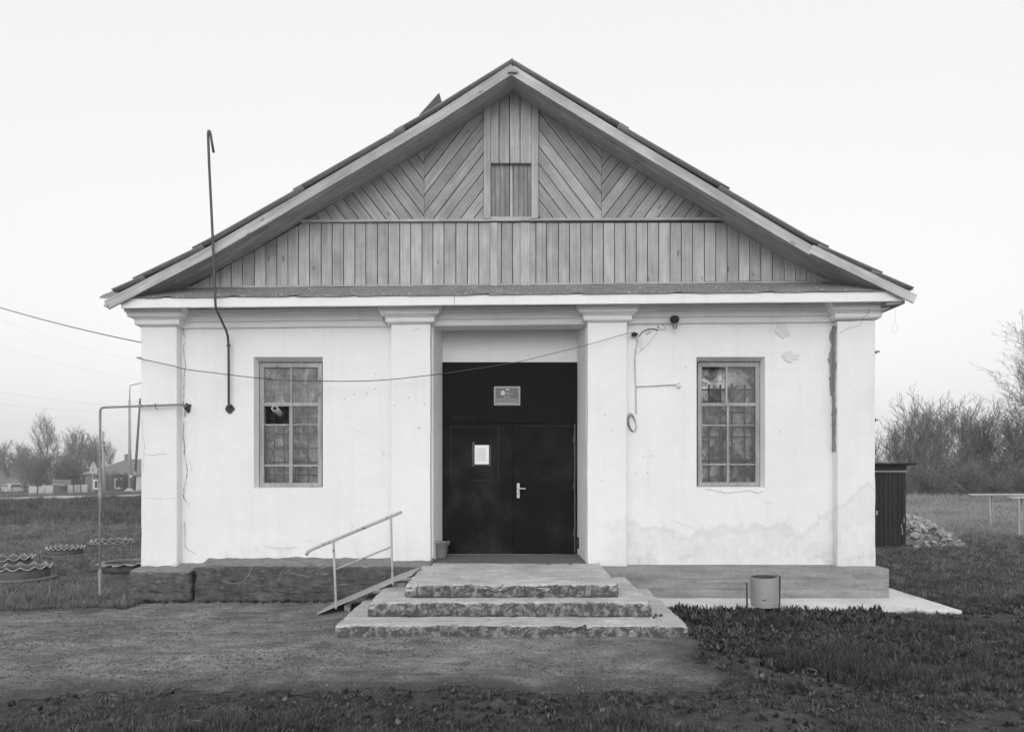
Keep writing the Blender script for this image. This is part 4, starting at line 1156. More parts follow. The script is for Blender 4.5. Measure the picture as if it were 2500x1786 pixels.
MB().tube([P(334, 872, 9.70), P(345, 872, 9.75)], .014, 8).build('insulator', M['porc'], cbt)
jb = MB(); cc = P(1550, 816, 9.83)
def bl2(u, v):
    a, b = u * 2 * math.pi, (v - .5) * math.pi
    d_ = Vector((math.cos(a) * math.cos(b) * .045, math.sin(a) * math.cos(b) * .03, math.sin(b) * .028))
    return cc + d_ * (1 + .6 * noise.noise(d_ * 45))
jb.grid(bl2, 16, 10); jb.build('taped_joint', M['cable'], cbt)
wr = thing('wall_wiring', 'thin pale wires with a hanging coil beside the door pilaster', 'wiring', P(1550, 1050, YW))
Yv = YW - .018
for dx, r in ((0, .0036), (2.4, .003)):
    MB().tube(sag_pts([(1556 + dx, 826, Yv), (1552 + dx, 850, Yv), (1549 + dx, 868, Yv), (1549 + dx, 900, Yv), (1551 + dx, 942, Yv), (1552 + dx, 1010, Yv)]), r, 6).build('wire', M['wire'], wr, smooth=True)
MB().tube(sag_pts([(1560, 822, Yv), (1566, 812, Yv), (1580, 804, Yv), (1595, 802.5, Yv), (1606, 806, Yv)]), .0055, 6).build('wire', M['cable'], wr, smooth=True)
MB().tube(sag_pts([(1606, 806, Yv), (1607, 795, Yv), (1612, 803, Yv), (1622, 804, Yv), (1625, 799, Yv), (1618, 793, Yv), (1622, 789, Yv)]), .0026, 5).build('wire', M['mast'], wr, smooth=True)
MB().tube(sag_pts([(1607, 807, Yv), (1593, 826, Yv), (1575, 846, Yv), (1553, 863, Yv)]), .0022, 5).build('wire', M['wire'], wr, smooth=True)
for q in ((1582, 810), (1589, 808)): MB().tube([P(q[0], q[1] - 4, Yv), P(q[0] - 2, q[1] + 4, Yv)], .012, 8).build('connector', M['porc'], wr)
MB().tube(sag_pts([(1553, 943.5, Yv), (1600, 941.5, Yv), (1640, 939, Yv)]), .0045, 6).build('wire', M['mast'], wr, smooth=True)
for q, r in (((1646, 937), .026), ((1657, 942), .030), ((1657, 935), .016)): MB().lathe([(.001, .03), (r * .7, .03), (r, .01), (r, 0)], 14, P(q[0], q[1], YW - .01), Matrix.Rotation(R(90), 3, 'X')).build('ceramic_roller', M['porc'], wr, smooth=True)
for k in range(4):
    pts = []
    for i in range(29):
        a = 2 * math.pi * i / 28
        pts.append(P(1542 + 3 * math.sin(a) * 0 + (10.5 - k * .8) * math.cos(a) + 3.5 * math.sin(a) * -1 + k * .9, 1033 - (22 - k * 1.3) * math.sin(a) + (k - 2), Yv - .004 * k))
    MB().tube(pts, .0040, 6).build('coil_turn', M['wire'] if k % 2 else M['mast'], wr, smooth=True)

# hooks on the right corner, loop under the right eaves
hk = thing('wall_bracket', 'small iron bracket sticking out high on the right corner', 'bracket', P(2137, 860, 9.9))
MB().tube([P(2130, 859, 9.9), P(2146, 857, 9.9), P(2147, 860, 9.9)], .010, 6).build('arm', M['mast'], hk); MB().box(X(2132, 9.9), X(2140, 9.9), 9.88, 9.92, Z(863, 9.9), Z(857, 9.9)).build('foot', M['mast'], hk)
hk = thing('wall_bracket', 'small iron bracket sticking out low on the right corner', 'bracket', P(2137, 1025, 9.9))
MB().tube([P(2130, 1025, 9.9), P(2143, 1025, 9.9)], .010, 6).build('arm', M['mast'], hk); MB().box(X(2131, 9.9), X(2137, 9.9), 9.88, 9.92, Z(1029, 9.9), Z(1021, 9.9)).build('foot', M['mast'], hk)
tag(MB().tube([P(2185, 738, 9.6), P(2186, 786, 9.6)] + [P(2184.5 + 5.5 * math.sin(2 * math.pi * i / 20), 800 - 13 * math.cos(2 * math.pi * i / 20), 9.6) for i in range(21)], .0016, 5).build('hanging_wire', M['wire'], None), 'thin looped wire hanging from the right eaves', 'wire')

# litter bin
YBn = 8.52
bn = thing('litter_bin', 'grey drum litter bin swinging between two posts on the right', 'litter bin', (X(1866, YBn), YBn, 0))
ctr = P(1866, 1440, YBn); hh = .182; rr_ = .172
tilt = Matrix.Rotation(R(-3), 3, 'Y') @ Matrix.Rotation(R(4), 3, 'X')
MB().lathe([(.001, -hh), (.160, -hh), (.163, -hh + .055), (.167, -hh + .058), (.164, -hh + .063), (rr_, hh), (rr_ - .004, hh), (rr_ - .006, hh - .03)], 30, ctr, tilt).build('drum', M['bin'], bn, smooth=False)
MB().lathe([(rr_ - .0065, hh - .028), (.157, -hh + .02), (.001, -hh + .015)], 30, ctr, tilt).build('inside', M['mast'], bn)
MB().tube([P(1823, 1421, YBn), P(1824.5, 1520, YBn)], .012, 8).build('post', M['mast'], bn)
MB().tube([P(1904, 1405, YBn), P(1902.5, 1522, YBn)], .011, 8).build('post', M['mast'], bn)
MB().tube([P(1819, 1433, YBn), P(1836, 1433.5, YBn)], .006, 6).build('pivot', M['pipe'], bn)
MB().tube([P(1895, 1433, YBn), P(1906, 1433, YBn)], .006, 6).build('pivot', M['mast'], bn)

# ------------------------------------------------------------------ cut tyres
TYRES = []
def tyre(name, label, loc, r, wavy, hgt, petal=False, rz=0.0):
    t = thing(name, label, 'tyre planter', loc, 'cut car tyres laid out in the left grass')
    n = 96; TYRES.append((loc[0], loc[1], r * 1.32))
    def body(u, v):
        a = u * 2 * math.pi
        q = [(r * .97, 0), (r, .03), (r * 1.01, hgt * .6), (r * .985, hgt)][int(round(v * 3))]
        return Vector(loc) + Vector((q[0] * math.cos(a), q[0] * math.sin(a), q[1]))
    MB().grid(body, n, 3).build('tread_wall', M['rubber'], t, smooth=True, solid=.012)
    def flare(u, v):
        a = u * 2 * math.pi; tri = abs(math.sin(a * wavy / 2 + rz))
        if petal: rad, z = r * .985 + v * (.02 + .13 * tri), hgt + v * (.03 - .02 * tri) + .035 * math.sin(v * math.pi) * tri
        else: rad, z = r * .985 + v * (.05 - .015 * tri), hgt + v * (.006 + .055 * (1 - tri))
        return Vector(loc) + Vector((rad * math.cos(a), rad * math.sin(a), z))
    MB().grid(flare, 160, 4).build('scalloped_edge', M['rubw'], t, smooth=True, solid=.010)
    rim = [flare(i / 160, 1.0) for i in range(161)]
    MB().tube(rim, .007, 6).build('rim', M['rime'], t, smooth=True)
    if not petal:
        MB().lathe([(r * .9, .004), (r * 1.22, .004), (r * 1.30, .016), (r * 1.26, .03), (r * .98, .04)], 48, loc).build('sidewall_base', M['rubw'], t, smooth=True)
        MB().lathe([(.001, hgt * .55), (r * .97, hgt * .5)], 40, loc).build('soil', M['ground'], t)
def gz(x, y): return h(x, y)
for (px, py, r, wv, hg, pet, lab) in (
    (58, 1413, .365, 13, .175, False, 'nearest scalloped tyre planter, in front of a second tyre at the left edge'),
    (20, 1388, .37, 15, .17, False, 'scalloped tyre planter half hidden behind the nearest tyre'),
    (160, 1357, .31, 21, .15, False, 'small zigzag tyre planter on a pale round base beyond the nearest two'),
    (274, 1326, .42, 17, .04, False, 'farthest flat tyre planter, sunk in grass behind the gas pipe'),
    (309, 1393, .33, 11, .13, True, 'tyre planter with rounded petals beside the left house corner')):
    Y = F * (CZ - 0) / (py - HY)
    for _ in range(6): Y = F * (CZ - gz(X(px, Y), Y)) / (py - HY)
    tyre('tyre_planter', lab, (X(px, Y), Y, gz(X(px, Y), Y) + .005), r, wv, hg, pet, random.random())

# ------------------------------------------------------------------ right background: shed, rubble, tables
YS = 15.9
sx0, sx1, sz1 = 7.75, X(2212, YS), Z(1131, YS)
sh = thing('shed', 'black boarded outhouse with a flat roof behind the right corner', 'shed', ((sx0 + sx1) / 2, YS + .6, 0))
MB().box(sx0 + .02, sx1 - .02, YS + .03, YS + 1.2, -.1, sz1 - .06).build('shed_body', M['dark'], sh)
x = sx0; ztop = Z(1152, YS)
while x < sx1 - .02:
    w = .105
    MB().box(x + .003, min(x + w, sx1) - .003, YS + random.uniform(-.003, .003), YS + .03, -.05, ztop).build('board', M['shed'], sh, bevel=.006)
    x += w
y = YS + .03
while y < YS + 1.2:
    MB().box(sx1 - .02, sx1 + .01, y + .003, min(y + .105, YS + 1.2) - .003, -.05, ztop).build('board', M['shed'], sh, bevel=.006); y += .105
MB().box(sx0, sx1 + .01, YS - .015, YS + .0295, ztop + .001, ztop + .035).build('trim_strip', M['shedt'], sh)
MB().box(sx0, sx1 + .004, YS - .008, YS + .0295, ztop + .036, sz1 - .05).build('upper_panel', M['shed'], sh)
MB().hexa([(sx0 - .1, YS - .18, sz1 - .03), (sx1 + .13, YS - .18, sz1 - .03), (sx1 + .13, YS + 1.35, sz1 - .10), (sx0 - .1, YS + 1.35, sz1 - .10),
           (sx0 - .1, YS - .18, sz1 + .015), (sx1 + .13, YS - .18, sz1 + .015), (sx1 + .13, YS + 1.35, sz1 - .055), (sx0 - .1, YS + 1.35, sz1 - .055)]).build('shed_roof', M['shed'], sh, bevel=.008)
MB().box(X(2138, YS - .03), X(2142, YS - .03), YS - .05, YS - .004, Z(1256, YS), Z(1246, YS)).build('latch', M['shedt'], sh)
for px, a, b in ((2201, 1279, 1290), (2203, 1290, 1305), (2207, 1262, 1275)):
    MB().box(X(px - 1, YS), X(px + 1, YS), YS - .0045, YS - .0035, Z(b, YS), Z(a, YS)).build('scrape', M['shedt'], sh)

rb = thing('rubble_heap', 'heap of broken stone and brick rubble beside the black shed', 'rubble', (9.75, 16.6, 0))
hb = MB()
hcx, hcy = 9.55, 16.75
def heap(x, y):
    dx, dy = (x - hcx) / (1.25 if x > hcx else .9), (y - hcy) / .85
    return max(0, .62 * (1 - (dx * dx + dy * dy) ** .75))
hb.grid(lambda u, v: (hcx - 1.0 + 2.4 * u, hcy - .95 + 1.9 * v, heap(hcx - 1.0 + 2.4 * u, hcy - .95 + 1.9 * v) - .03), 20, 16)
hb.build('spoil', M['drygr'], rb, smooth=True)
stones = []
for k in range(6):
    m_ = MB(); rr = random.Random(k)
    sx, sy, sz = rr.uniform(.8, 1.5), rr.uniform(.6, 1.0), rr.uniform(.35, .7)
    ps = [Vector((x * sx, y * sy, z * sz)) * rr.uniform(.8, 1.15) for x in (-1, 1) for y in (-1, 1) for z in (-1, 1)] + [Vector((rr.uniform(-1, 1) * sx, rr.uniform(-1, 1) * sy, s * sz * 1.15)) for s in (-1, 1)]
    bm = bmesh.new()
    for p in ps: bm.verts.new(p)
    bmesh.ops.convex_hull(bm, input=bm.verts[:])
    me = bpy.data.meshes.new('stone'); bm.to_mesh(me); bm.free(); me.materials.append(M['rubble']); stones.append(me)
for k in range(290):
    rx, ry = random.gauss(.08, .52), random.gauss(-.2, .42)
    x, y = hcx + rx, hcy + ry
    if x < 9.0 and y < 17.05: x = 9.05 + random.random() * .3
    zz = heap(x, y)
    if zz < .02 and random.random() < .6: continue
    o = bpy.data.objects.new('stone', random.choice(stones)); s = random.choice((.02, .026, .032, .04, .05, .06, .08))
    o.scale = (s, s, s); o.location = (x, y, zz + s * .25)
    o.rotation_euler = (random.gauss(0, .4), random.gauss(0, .4), random.uniform(0, 6.3)); place(o, rb)

def bench(label, xa, xb, Y, zt, legs):
    t = thing('plank_table', label, 'table', ((xa + xb) / 2, Y, 0), 'plank tables in the right field')
    for dy in (0, .17): MB().box(xa + dy * .6, xb, Y + dy, Y + dy + .16, zt - .035 + dy * .03, zt + dy * .03).build('plank', M['plank'], t, bevel=.006)
    for lx, lean in legs:
        for dy in (.03, .28): MB().tube([(lx + dy, Y + dy, zt - .037), (lx + lean + dy, Y + dy, h(lx, Y) - .05)], .034, 8).build('leg', M['plank'], t)
bench('long weathered plank table on thin legs in the right field', X(2372, 20.6), 18.2, 20.6, Z(1206, 20.6), ((X(2414, 20.6), .05), (17.4, -.05)))
bench('lower plank table cut off by the right picture edge', X(2469, 18), 16.4, 18.0, Z(1213, 18), ((X(2486, 18), .02), (16.0, 0)))

# ------------------------------------------------------------------ left background: houses, car, poles, sign
def solve_y(px, py, Y0=90):
    Y = Y0
    for _ in range(30): Y = .5 * Y + .5 * F * (CZ - gz(X(px, Y), Y)) / (py - HY)
    return Y
YH = 95.0
def cottage(label, x0, x1, Y, dep, z0, ze, zr, hipl, hipr, mats, wins, chim=None, ov=.35):
    t = thing('cottage', label, 'house', ((x0 + x1) / 2, Y, z0))
    MB().box(x0, x1, Y, Y + dep, z0 - .8, ze).build('wall', mats[0], t)
    ym = Y + dep / 2
    a = [(x0 - ov, Y - ov, ze - .05), (x1 + ov, Y - ov, ze - .05), (x1 + ov, Y + dep + ov, ze - .05), (x0 - ov, Y + dep + ov, ze - .05), (x0 + hipl, ym, zr), (x1 - hipr, ym, zr)]
    rf = MB().add(a, [(0, 1, 5, 4), (2, 3, 4, 5), (1, 2, 5), (3, 0, 4), (3, 2, 1, 0)]).build('roof', mats[1], t)
    MB().tube([a[4], a[5]], .10, 6).build('ridge_cap', M['pale'], rf)
    MB().tube([Vector(a[0]).lerp(Vector(a[4]), .05), a[4]], .07, 6).build('hip_cap', M['pale'], rf)
    for wx, w, za, zb in wins:
        wd = MB().box(wx - w / 2 - .22, wx + w / 2 + .22, Y - .06, Y - .002, za - .22, zb + .25).build('window', M['hwhite'], t)
        MB().box(wx - w / 2, wx + w / 2, Y - .075, Y - .061, za, zb).build('pane', M['hglass'], wd)
        MB().box(wx - .03, wx + .03, Y - .09, Y - .076, za, zb).build('mullion', M['hwhite'], wd)
    if chim: MB().box(chim - .35, chim + .35, ym - .3, ym + .3, zr - .3, zr + .75).build('chimney', M['hwall'], rf)
    return t
zb_ = h(X(270, YH), YH)
cottage('low grey cottage with white window frames beyond the road', X(208, YH), X(372, YH), YH, 7.5, zb_, Z(1157, YH), Z(1121, YH + 3.5), 3.6, 2.5, (M['hwall'], M['hroof']),
        ((X(239, YH), .75, Z(1190, YH), Z(1174, YH)), (X(290, YH), .75, Z(1189, YH), Z(1171, YH))), X(311, YH + 3.6))
t = thing('pale_annexe', 'low pale rendered annexe beside the cottage, next to the house corner', 'house', (X(342, 92), 92, 0))
MB().box(X(329, 92), X(380, 92), 92, 94.5, -2, Z(1160, 92)).build('wall', M['pale'], t); MB().hexa([(X(324, 92), 91.7, Z(1161, 92)), (X(384, 92), 91.7, Z(1161, 92)), (X(384, 92), 95, Z(1161, 92)), (X(324, 92), 95, Z(1161, 92)), (X(324, 92), 91.7, Z(1159, 92)), (X(384, 92), 91.7, Z(1152, 92)), (X(384, 92), 95, Z(1152, 92)), (X(324, 92), 95, Z(1159, 92))]).build('roof', M['hroof'], t)
YH2 = 118.0
cottage('dark roofed cottage behind the parked car at the left edge', X(-60, YH2), X(58, YH2), YH2, 8, h(X(0, YH2), YH2), Z(1186, YH2), Z(1144, YH2 + 4), 2.0, 2.2, (M['hwall'], M['hroof']), ((X(10, YH2), .7, Z(1198, YH2), Z(1190, YH2)),))
ws = thing('lean_to', 'small dark open lean-to shed under the tall bare tree', 'shed', (X(143, 88), 88, -1.2))
MB().box(X(131, 88), X(149, 88), 88, 89.3, -2, Z(1184, 88)).build('wall', M['woodpole'], ws)
MB().hexa([P(128, 1181, 87.7), P(158, 1186, 87.7), P(158, 1186, 89.6), P(128, 1181, 89.6), P(128, 1179, 87.7), P(158, 1184, 87.7), P(158, 1184, 89.6), P(128, 1179, 89.6)]).build('roof', M['signb'], ws)
MB().box(X(153, 88), X(155, 88), 87.95, 88.1, -2, Z(1185, 88)).build('post', M['woodpole'], ws)
fn_ = thing('panel_fence', 'patchy low fence of pale and grey panels left of the cottage', 'fence', (X(150, 90), 90.5, -1.2))
for i, (a, b, tp, k) in enumerate(((70, 90, 1186, 'pale'), (92, 108, 1187, 'signb'), (100, 127, 1184, 'pale'), (158, 174, 1184, 'pale'), (175, 191, 1183, 'pole'), (192, 207, 1182, 'signb'), (118, 166, 1170, 'hwall'))):
    MB().box(X(a, 90.5), X(b, 90.5) - .05, 90.5 + .12 * i, 90.56 + .12 * i, -2, Z(tp, 90.5)).build('panel', M[k], fn_)

def car():
    t = thing('parked_car', 'silver hatchback parked on the far roadside at the left edge', 'car')
    side = [(-1.85, .32), (-1.92, .62), (-1.80, .82), (-1.05, .95), (-.35, 1.44), (.9, 1.52), (1.45, 1.45), (1.78, 1.0), (1.88, .72), (1.84, .34)]
    mb = MB(); n = len(side); sec = [(-.80, .0), (-.84, .35), (-.84, .60), (.84, .60), (.84, .35), (.80, 0)]
    vs = []
    for yy, nar in ((-.83, .10), (-.78, 0), (.78, 0), (.83, .10)):
        for x, z in side:
            k = 1.0 - (.18 * max(0, (z - .9) / .6))
            vs.append((x * (1 - nar * .3), yy * k, z - (nar * .2 if z > 1.2 else 0)))
    fs = [(j * n + i, j * n + (i + 1) % n, (j + 1) * n + (i + 1) % n, (j + 1) * n + i) for j in range(3) for i in range(n)]
    fs += [tuple(range(n)), tuple(range(4 * n - 1, 3 * n - 1, -1))]
    mb.add(vs, fs).build('body', M['carp'], t, bevel=.03)
    for s in (-1, 1):
        for poly in ([(-.82, 1.0), (-.36, 1.32), (.10, 1.38), (.10, 1.0)], [(.16, 1.0), (.16, 1.38), (.80, 1.40), (1.05, 1.02)]):
            w = MB(); w.add([(x, s * (.835 - .18 * max(0, (z - .9) / .6) * .83 + .006), z) for x, z in poly], [tuple(range(4))]); w.build('side_window', M['carg'], t, recalc=False)
        for x in (-1.2, 1.2):
            wh = MB().lathe([(.18, -.11), (.31, -.10), (.32, 0), (.31, .10), (.18, .11)], 20, (x, s * .74, .32), Matrix.Rotation(R(90), 3, 'X')).build('wheel', M['rubber'], t)
            MB().lathe([(.001, .115), (.18, .11), (.19, .09)], 16, (x, s * .74, .32), Matrix.Rotation(R(90 if s < 0 else -90), 3, 'X')).build('rim', M['signb'], wh)
        MB().box(1.74, 1.86, s * .60 - .12, s * .60 + .12, .85, 1.15).build('tail_lamp', M['tailg'], t, bevel=.02)
    MB().add([(1.50, -.56, 1.40), (1.50, .56, 1.40), (1.795, .64, 1.02), (1.795, -.64, 1.02)], [(0, 1, 2, 3)]).build('rear_window', M['carg'], t, recalc=False)
    MB().box(1.885, 1.90, -.26, .26, .55, .66).build('number_plate', M['hwhite'], t)
    return t
cr_ = car(); YCr = 100.0
cr_.location = (X(30, YCr), YCr, Z(1205, YCr)); cr_.rotation_euler = (0, 0, R(-38))

def pole(label, base, top, r0, r1, mt, nm='utility_pole', extra=None):
    t = thing(nm, label, 'pole', base)
    MB().tube([base, top], [r0, r1], 10).build('shaft', M[mt], t, smooth=True)
    if extra: extra(t)
    return t
Yl = 66.0
def lamp_arm(t):
    MB().tube([P(316.5, 978, Yl), P(317, 946, Yl), P(318.5, 940.5, Yl), P(345, 934.5, Yl), P(372, 931, Yl)], .05, 6).build('lamp_arm', M['pole'], t, smooth=True)
    MB().box(X(372, Yl), X(396, Yl), Yl - .15, Yl + .15, Z(934, Yl), Z(929, Yl)).build('lamp_head', M['signb'], t)
    MB().lathe([(.45, 0), (.42, .15), (.2, .35), (.2, .4)], 12, P(316, 1201, Yl)).build('footing', M['pale'], t)
    MB().box(X(320, Yl), X(323, Yl), Yl - .2, Yl - .05, Z(1165, Yl), Z(1159, Yl)).build('meter_box', M['hwhite'], t)
pole('tall pale concrete street lamp beyond the road beside the house corner', P(317, 1203, Yl), P(316, 976, Yl), .155, .105, 'pole', 'street_lamp', lamp_arm)
def ins(t):
    for dy in (980, 988): MB().tube([P(335, dy, 68), P(346, dy + 1, 68)], .03, 6).build('crossarm', M['woodpole'], t)
    MB().box(X(329, 68), X(334, 68), 67.8, 68.2, Z(1160, 68), Z(1150, 68)).build('stub', M['pole'], t)
pole('leaning dark wooden utility pole touching the house corner in view', P(327, 1200, 68), P(342.5, 972, 68), .13, .09, 'woodpole', 'utility_pole', ins)
def wrap(t):
    for py in (1080, 1091, 1098): MB().tube([P(251, py, 80), P(255.5, py + .5, 80)], .13, 8).build('wire_wrap', M['woodpole'], t)
pole('shorter grey utility pole standing right behind the gas pipe', P(255, 1203, 80), P(251, 1052, 80), .20, .09, 'pole', 'utility_pole', wrap)
Ys = 72.0
sg = thing('road_sign', 'triangular road sign with a plate below, seen from behind', 'road sign', P(226, 1203, Ys))
MB().tube([P(226, 1206, Ys), P(226.5, 1127, Ys)], .038, 8).build('post', M['signb'], sg)
MB().prism([(X(216.5, Ys), Z(1145, Ys)), (X(238, Ys), Z(1145, Ys)), (X(228.5, Ys), Z(1126, Ys)), (X(226.5, Ys), Z(1126, Ys))], Ys + .04, Ys + .06).build('triangle_panel', M['signb'], sg, bevel=.01)
MB().box(X(218, Ys), X(236.5, Ys), Ys + .04, Ys + .06, Z(1155.5, Ys), Z(1146, Ys)).build('plate', M['signb'], sg)

# overhead wires (straight spans that sag, fixed at the poles and running out of frame)
def span(label, a, b, sg_, r, mt='greyw'):
    a, b = Vector(a), Vector(b); pts = []
    for i in range(25):
        t = i / 24; p = a.lerp(b, t); p.z -= sg_ * 4 * t * (1 - t); pts.append(p)
    tag(MB().tube(pts, r, 5).build('overhead_wire', M[mt], None, smooth=True), label, 'wire', 'overhead wires on the left')
span('thick drooping service cable reaching the left wall below the eaves', P(-420, 585, 15.5), P(346, 836, 10.6), .22, .0075, 'cable')
span('thin overhead wire crossing the sky just above the service cable end', P(-300, 640, 40), P(343, 881, 60), .8, .0038)
span('thin overhead wire crossing the sky midway between eaves and gas pipe', P(-300, 735, 45), P(343, 928, 62), .6, .004)
span('upper of two faint wires just above the gas pipe', P(-200, 915, 60), P(343, 993, 68), .5, .0055)
span('lower of two faint wires just above the gas pipe', P(-200, 948, 60), P(252, 1004, 80), .5, .005)

# ------------------------------------------------------------------ trees and shrubs (bare in early spring)
def seg3(mb, p0, p1, r0, r1, n=3):
    d_ = (p1 - p0)
    if d_.length < 1e-6: return
    d_.normalize(); a = d_.cross(Vector((.3, .5, .8))).normalized(); b = d_.cross(a)
    vs = [p0 + (a * math.cos(2 * math.pi * k / n) + b * math.sin(2 * math.pi * k / n)) * r0 for k in range(n)] + \
         [p1 + (a * math.cos(2 * math.pi * k / n) + b * math.sin(2 * math.pi * k / n)) * r1 for k in range(n)]
    mb.add(vs, [(k, (k + 1) % n, (k + 1) % n + n, k + n) for k in range(n)])
def leafq(mb, p, s, rg):
    a = Vector((rg.uniform(-1, 1), rg.uniform(-1, 1), rg.uniform(-1, 1))).normalized()
    b = a.cross(Vector((rg.uniform(-1, 1), rg.uniform(-1, 1), rg.uniform(-1, 1)))).normalized()
    mb.add([p, p + a * s + b * s * .35, p + a * s * 2, p + a * s - b * s * .35], [(0, 1, 2, 3)])
def tree_meshes(seed, H, stems, lean, kids, spread, upw, minr, maxlev, leaf=0.0, leafn=0, r0=None, low=.25, droop=0.0):
    rg = random.Random(seed); tr, cr = MB(), MB()
    r0 = r0 or H * .012
    def grow(p, d_, L, r, lev):
        n = {0: 7, 1: 5, 2: 4}.get(lev, 3); st = L / n
        for i in range(n):
            j = .08 + .05 * lev
            d_ = (d_ + Vector((rg.gauss(0, j), rg.gauss(0, j), rg.gauss(0, j) + upw * .10 - droop * (lev > 1)))).normalized()
            q = p + d_ * st; ra, rb_ = max(minr, r * (1 - i / n * .75)), max(minr, r * (1 - (i + 1) / n * .75))
            seg3(tr if lev == 0 else cr, p, q, ra, rb_, 6 if lev == 0 else 3)
            p = q
            if lev < maxlev and (lev > 0 or (i + 1) / n > low):
                for _ in range(kids[min(lev, len(kids) - 1)]):
                    ax = Vector((rg.gauss(0, 1), rg.gauss(0, 1), rg.gauss(0, .5))).normalized()
                    nd = (d_ + ax * spread * rg.uniform(.6, 1.3) + Vector((0, 0, upw * .35))).normalized()
                    grow(p, nd, L * rg.uniform(.36, .60) * (1.15 - .45 * i / n if lev == 0 else .9), max(minr, rb_ * .62), lev + 1)
            if leafn and lev >= maxlev - 1:
                for _ in range(leafn): leafq(cr, p + Vector((rg.gauss(0, .05), rg.gauss(0, .05), rg.gauss(0, .05))), leaf * rg.uniform(.6, 1.4), rg)
    for s in range(stems):
        a = rg.uniform(0, 6.28)
        d0 = Vector((math.cos(a) * lean * rg.uniform(.3, 1), math.sin(a) * lean * rg.uniform(.3, 1), 1)).normalized()
        grow(Vector((math.cos(a) * .12 * (stems > 1), math.sin(a) * .12 * (stems > 1), -.25)), d0, H * rg.uniform(.75, 1.0) * .95, r0 * rg.uniform(.7, 1), 0)
    return tr, cr
def tree_proto(name, label, cat, group, trm, crm, *a, **k):
    t = thing(name, label, cat, (0, 0, 0), group)
    tr, cr = tree_meshes(*a, **k)
    tr.build('trunk', trm, t, recalc=False); cr.build('crown', crm, t, recalc=False)
    return t
protos = {
    'tallA': tree_proto('bare_tree', '', 'tree', 'bare trees beyond the road', M['bark'], M['twigl'], 3, 11.0, 1, .05, (3, 2, 1, 1), .62, .9, .016, 4, r0=.22, low=.15),
    'tallB': tree_proto('bare_tree', '', 'tree', 'bare trees beyond the road', M['bark'], M['twigl'], 8, 9.0, 3, .35, (2, 1, 1, 1), .6, .7, .014, 4, r0=.12, low=.25),
    'softC': tree_proto('bushy_tree', '', 'tree', 'bare trees beyond the road', M['bark'], M['leafb'], 21, 6.0, 4, .5, (2, 1, 1), .7, .3, .014, 4, leaf=.06, leafn=1, r0=.08, low=.1),
    'sapA': tree_proto('bare_sapling', '', 'tree', 'bare saplings behind the right field', M['bark'], M['twig'], 31, 6.0, 3, .30, (2, 1, 1, 1), .62, .75, .0075, 4, leaf=.016, leafn=0, r0=.055, low=.12),
    'sapB': tree_proto('bare_sapling', '', 'tree', 'bare saplings behind the right field', M['bark'], M['twig'], 37, 6.0, 3, .38, (2, 1, 1, 1), .66, .65, .0075, 4, leaf=.016, leafn=0, r0=.06, low=.12),
    'shrA': tree_proto('thicket_shrub', '', 'shrub', 'dense shrubs behind the right field', M['twigs'], M['twigs'], 41, 3.2, 8, .75, (2, 2, 1), .8, .35, .013, 3, leaf=.026, leafn=0, r0=.03, low=.05),
    'shrB': tree_proto('thicket_shrub', '', 'shrub', 'dense shrubs behind the right field', M['twigs'], M['twigs'], 47, 3.0, 9, .85, (2, 2, 1), .9, .25, .013, 3, leaf=.026, leafn=0, r0=.03, low=.05),
    'birch': tree_proto('birch_tree', 'tall fine twigged birch reaching above the thicket at the right edge', 'tree', None, M['bark'], M['leafb'], 53, 11.5, 2, .16, (3, 2, 1, 1), .6, .5, .008, 4, leaf=.045, leafn=1, r0=.16, low=.15, droop=.10),
}
used = set()
def put(key, px, Y, sc, rz, label, zofs=0.0, x=None):
    xx = X(px, Y) if x is None else x
    loc = (xx, Y, h(xx, Y) + zofs)
    pr = protos[key]
    s = sc if isinstance(sc, tuple) else (sc, sc, sc)
    if key not in used:
        used.add(key); pr.location = loc; pr.rotation_euler = (0, 0, rz); pr.scale = s; pr['label'] = label; return pr
    return copy_thing(pr, loc, rz, s, label)
ordn = ['first', 'second', 'third', 'fourth', 'fifth', 'sixth', 'seventh', 'eighth', 'ninth', 'tenth', 'eleventh', 'twelfth', 'thirteenth', 'fourteenth', 'fifteenth', 'sixteenth', 'seventeenth', 'eighteenth']
# left, far beyond the road
put('tallA', 115, 108, .80, .4, 'tallest bare tree beyond the road, with a straight dark trunk')
for i, (k, px, Y, s, rz) in enumerate((('tallB', -10, 125, .75, 1), ('tallB', 30, 120, .85, 2.2), ('tallB', 62, 122, .82, 3.5), ('tallB', 160, 116, 1.0, .3), ('tallB', 186, 112, 1.02, 4.4), ('tallB', 212, 115, .95, 5.2), ('tallB', 238, 118, .86, 2.7), ('tallA', 268, 150, .78, 1.4))):
    put(k, px, Y, s * .82, rz, f'{ordn[i]} bare tree from the left in the row behind the cottages')
for i, (px, Y, s, rz) in enumerate(((55, 112, .80, .2), (85, 104, .85, 1.5), (100, 98, .72, 2.9), (127, 98, .78, 4), (150, 99, .66, 5), (172, 101, .62, .9), (196, 99, .60, 2), (262, 93.5, .42, 3), (215, 97, .55, 4.8), (20, 124, .8, 1.1), (296, 93.8, .36, 5.5))):
    put('softC', px, Y, s, rz, f'{ordn[i]} bushy grey tree in the hedge before the far cottages')
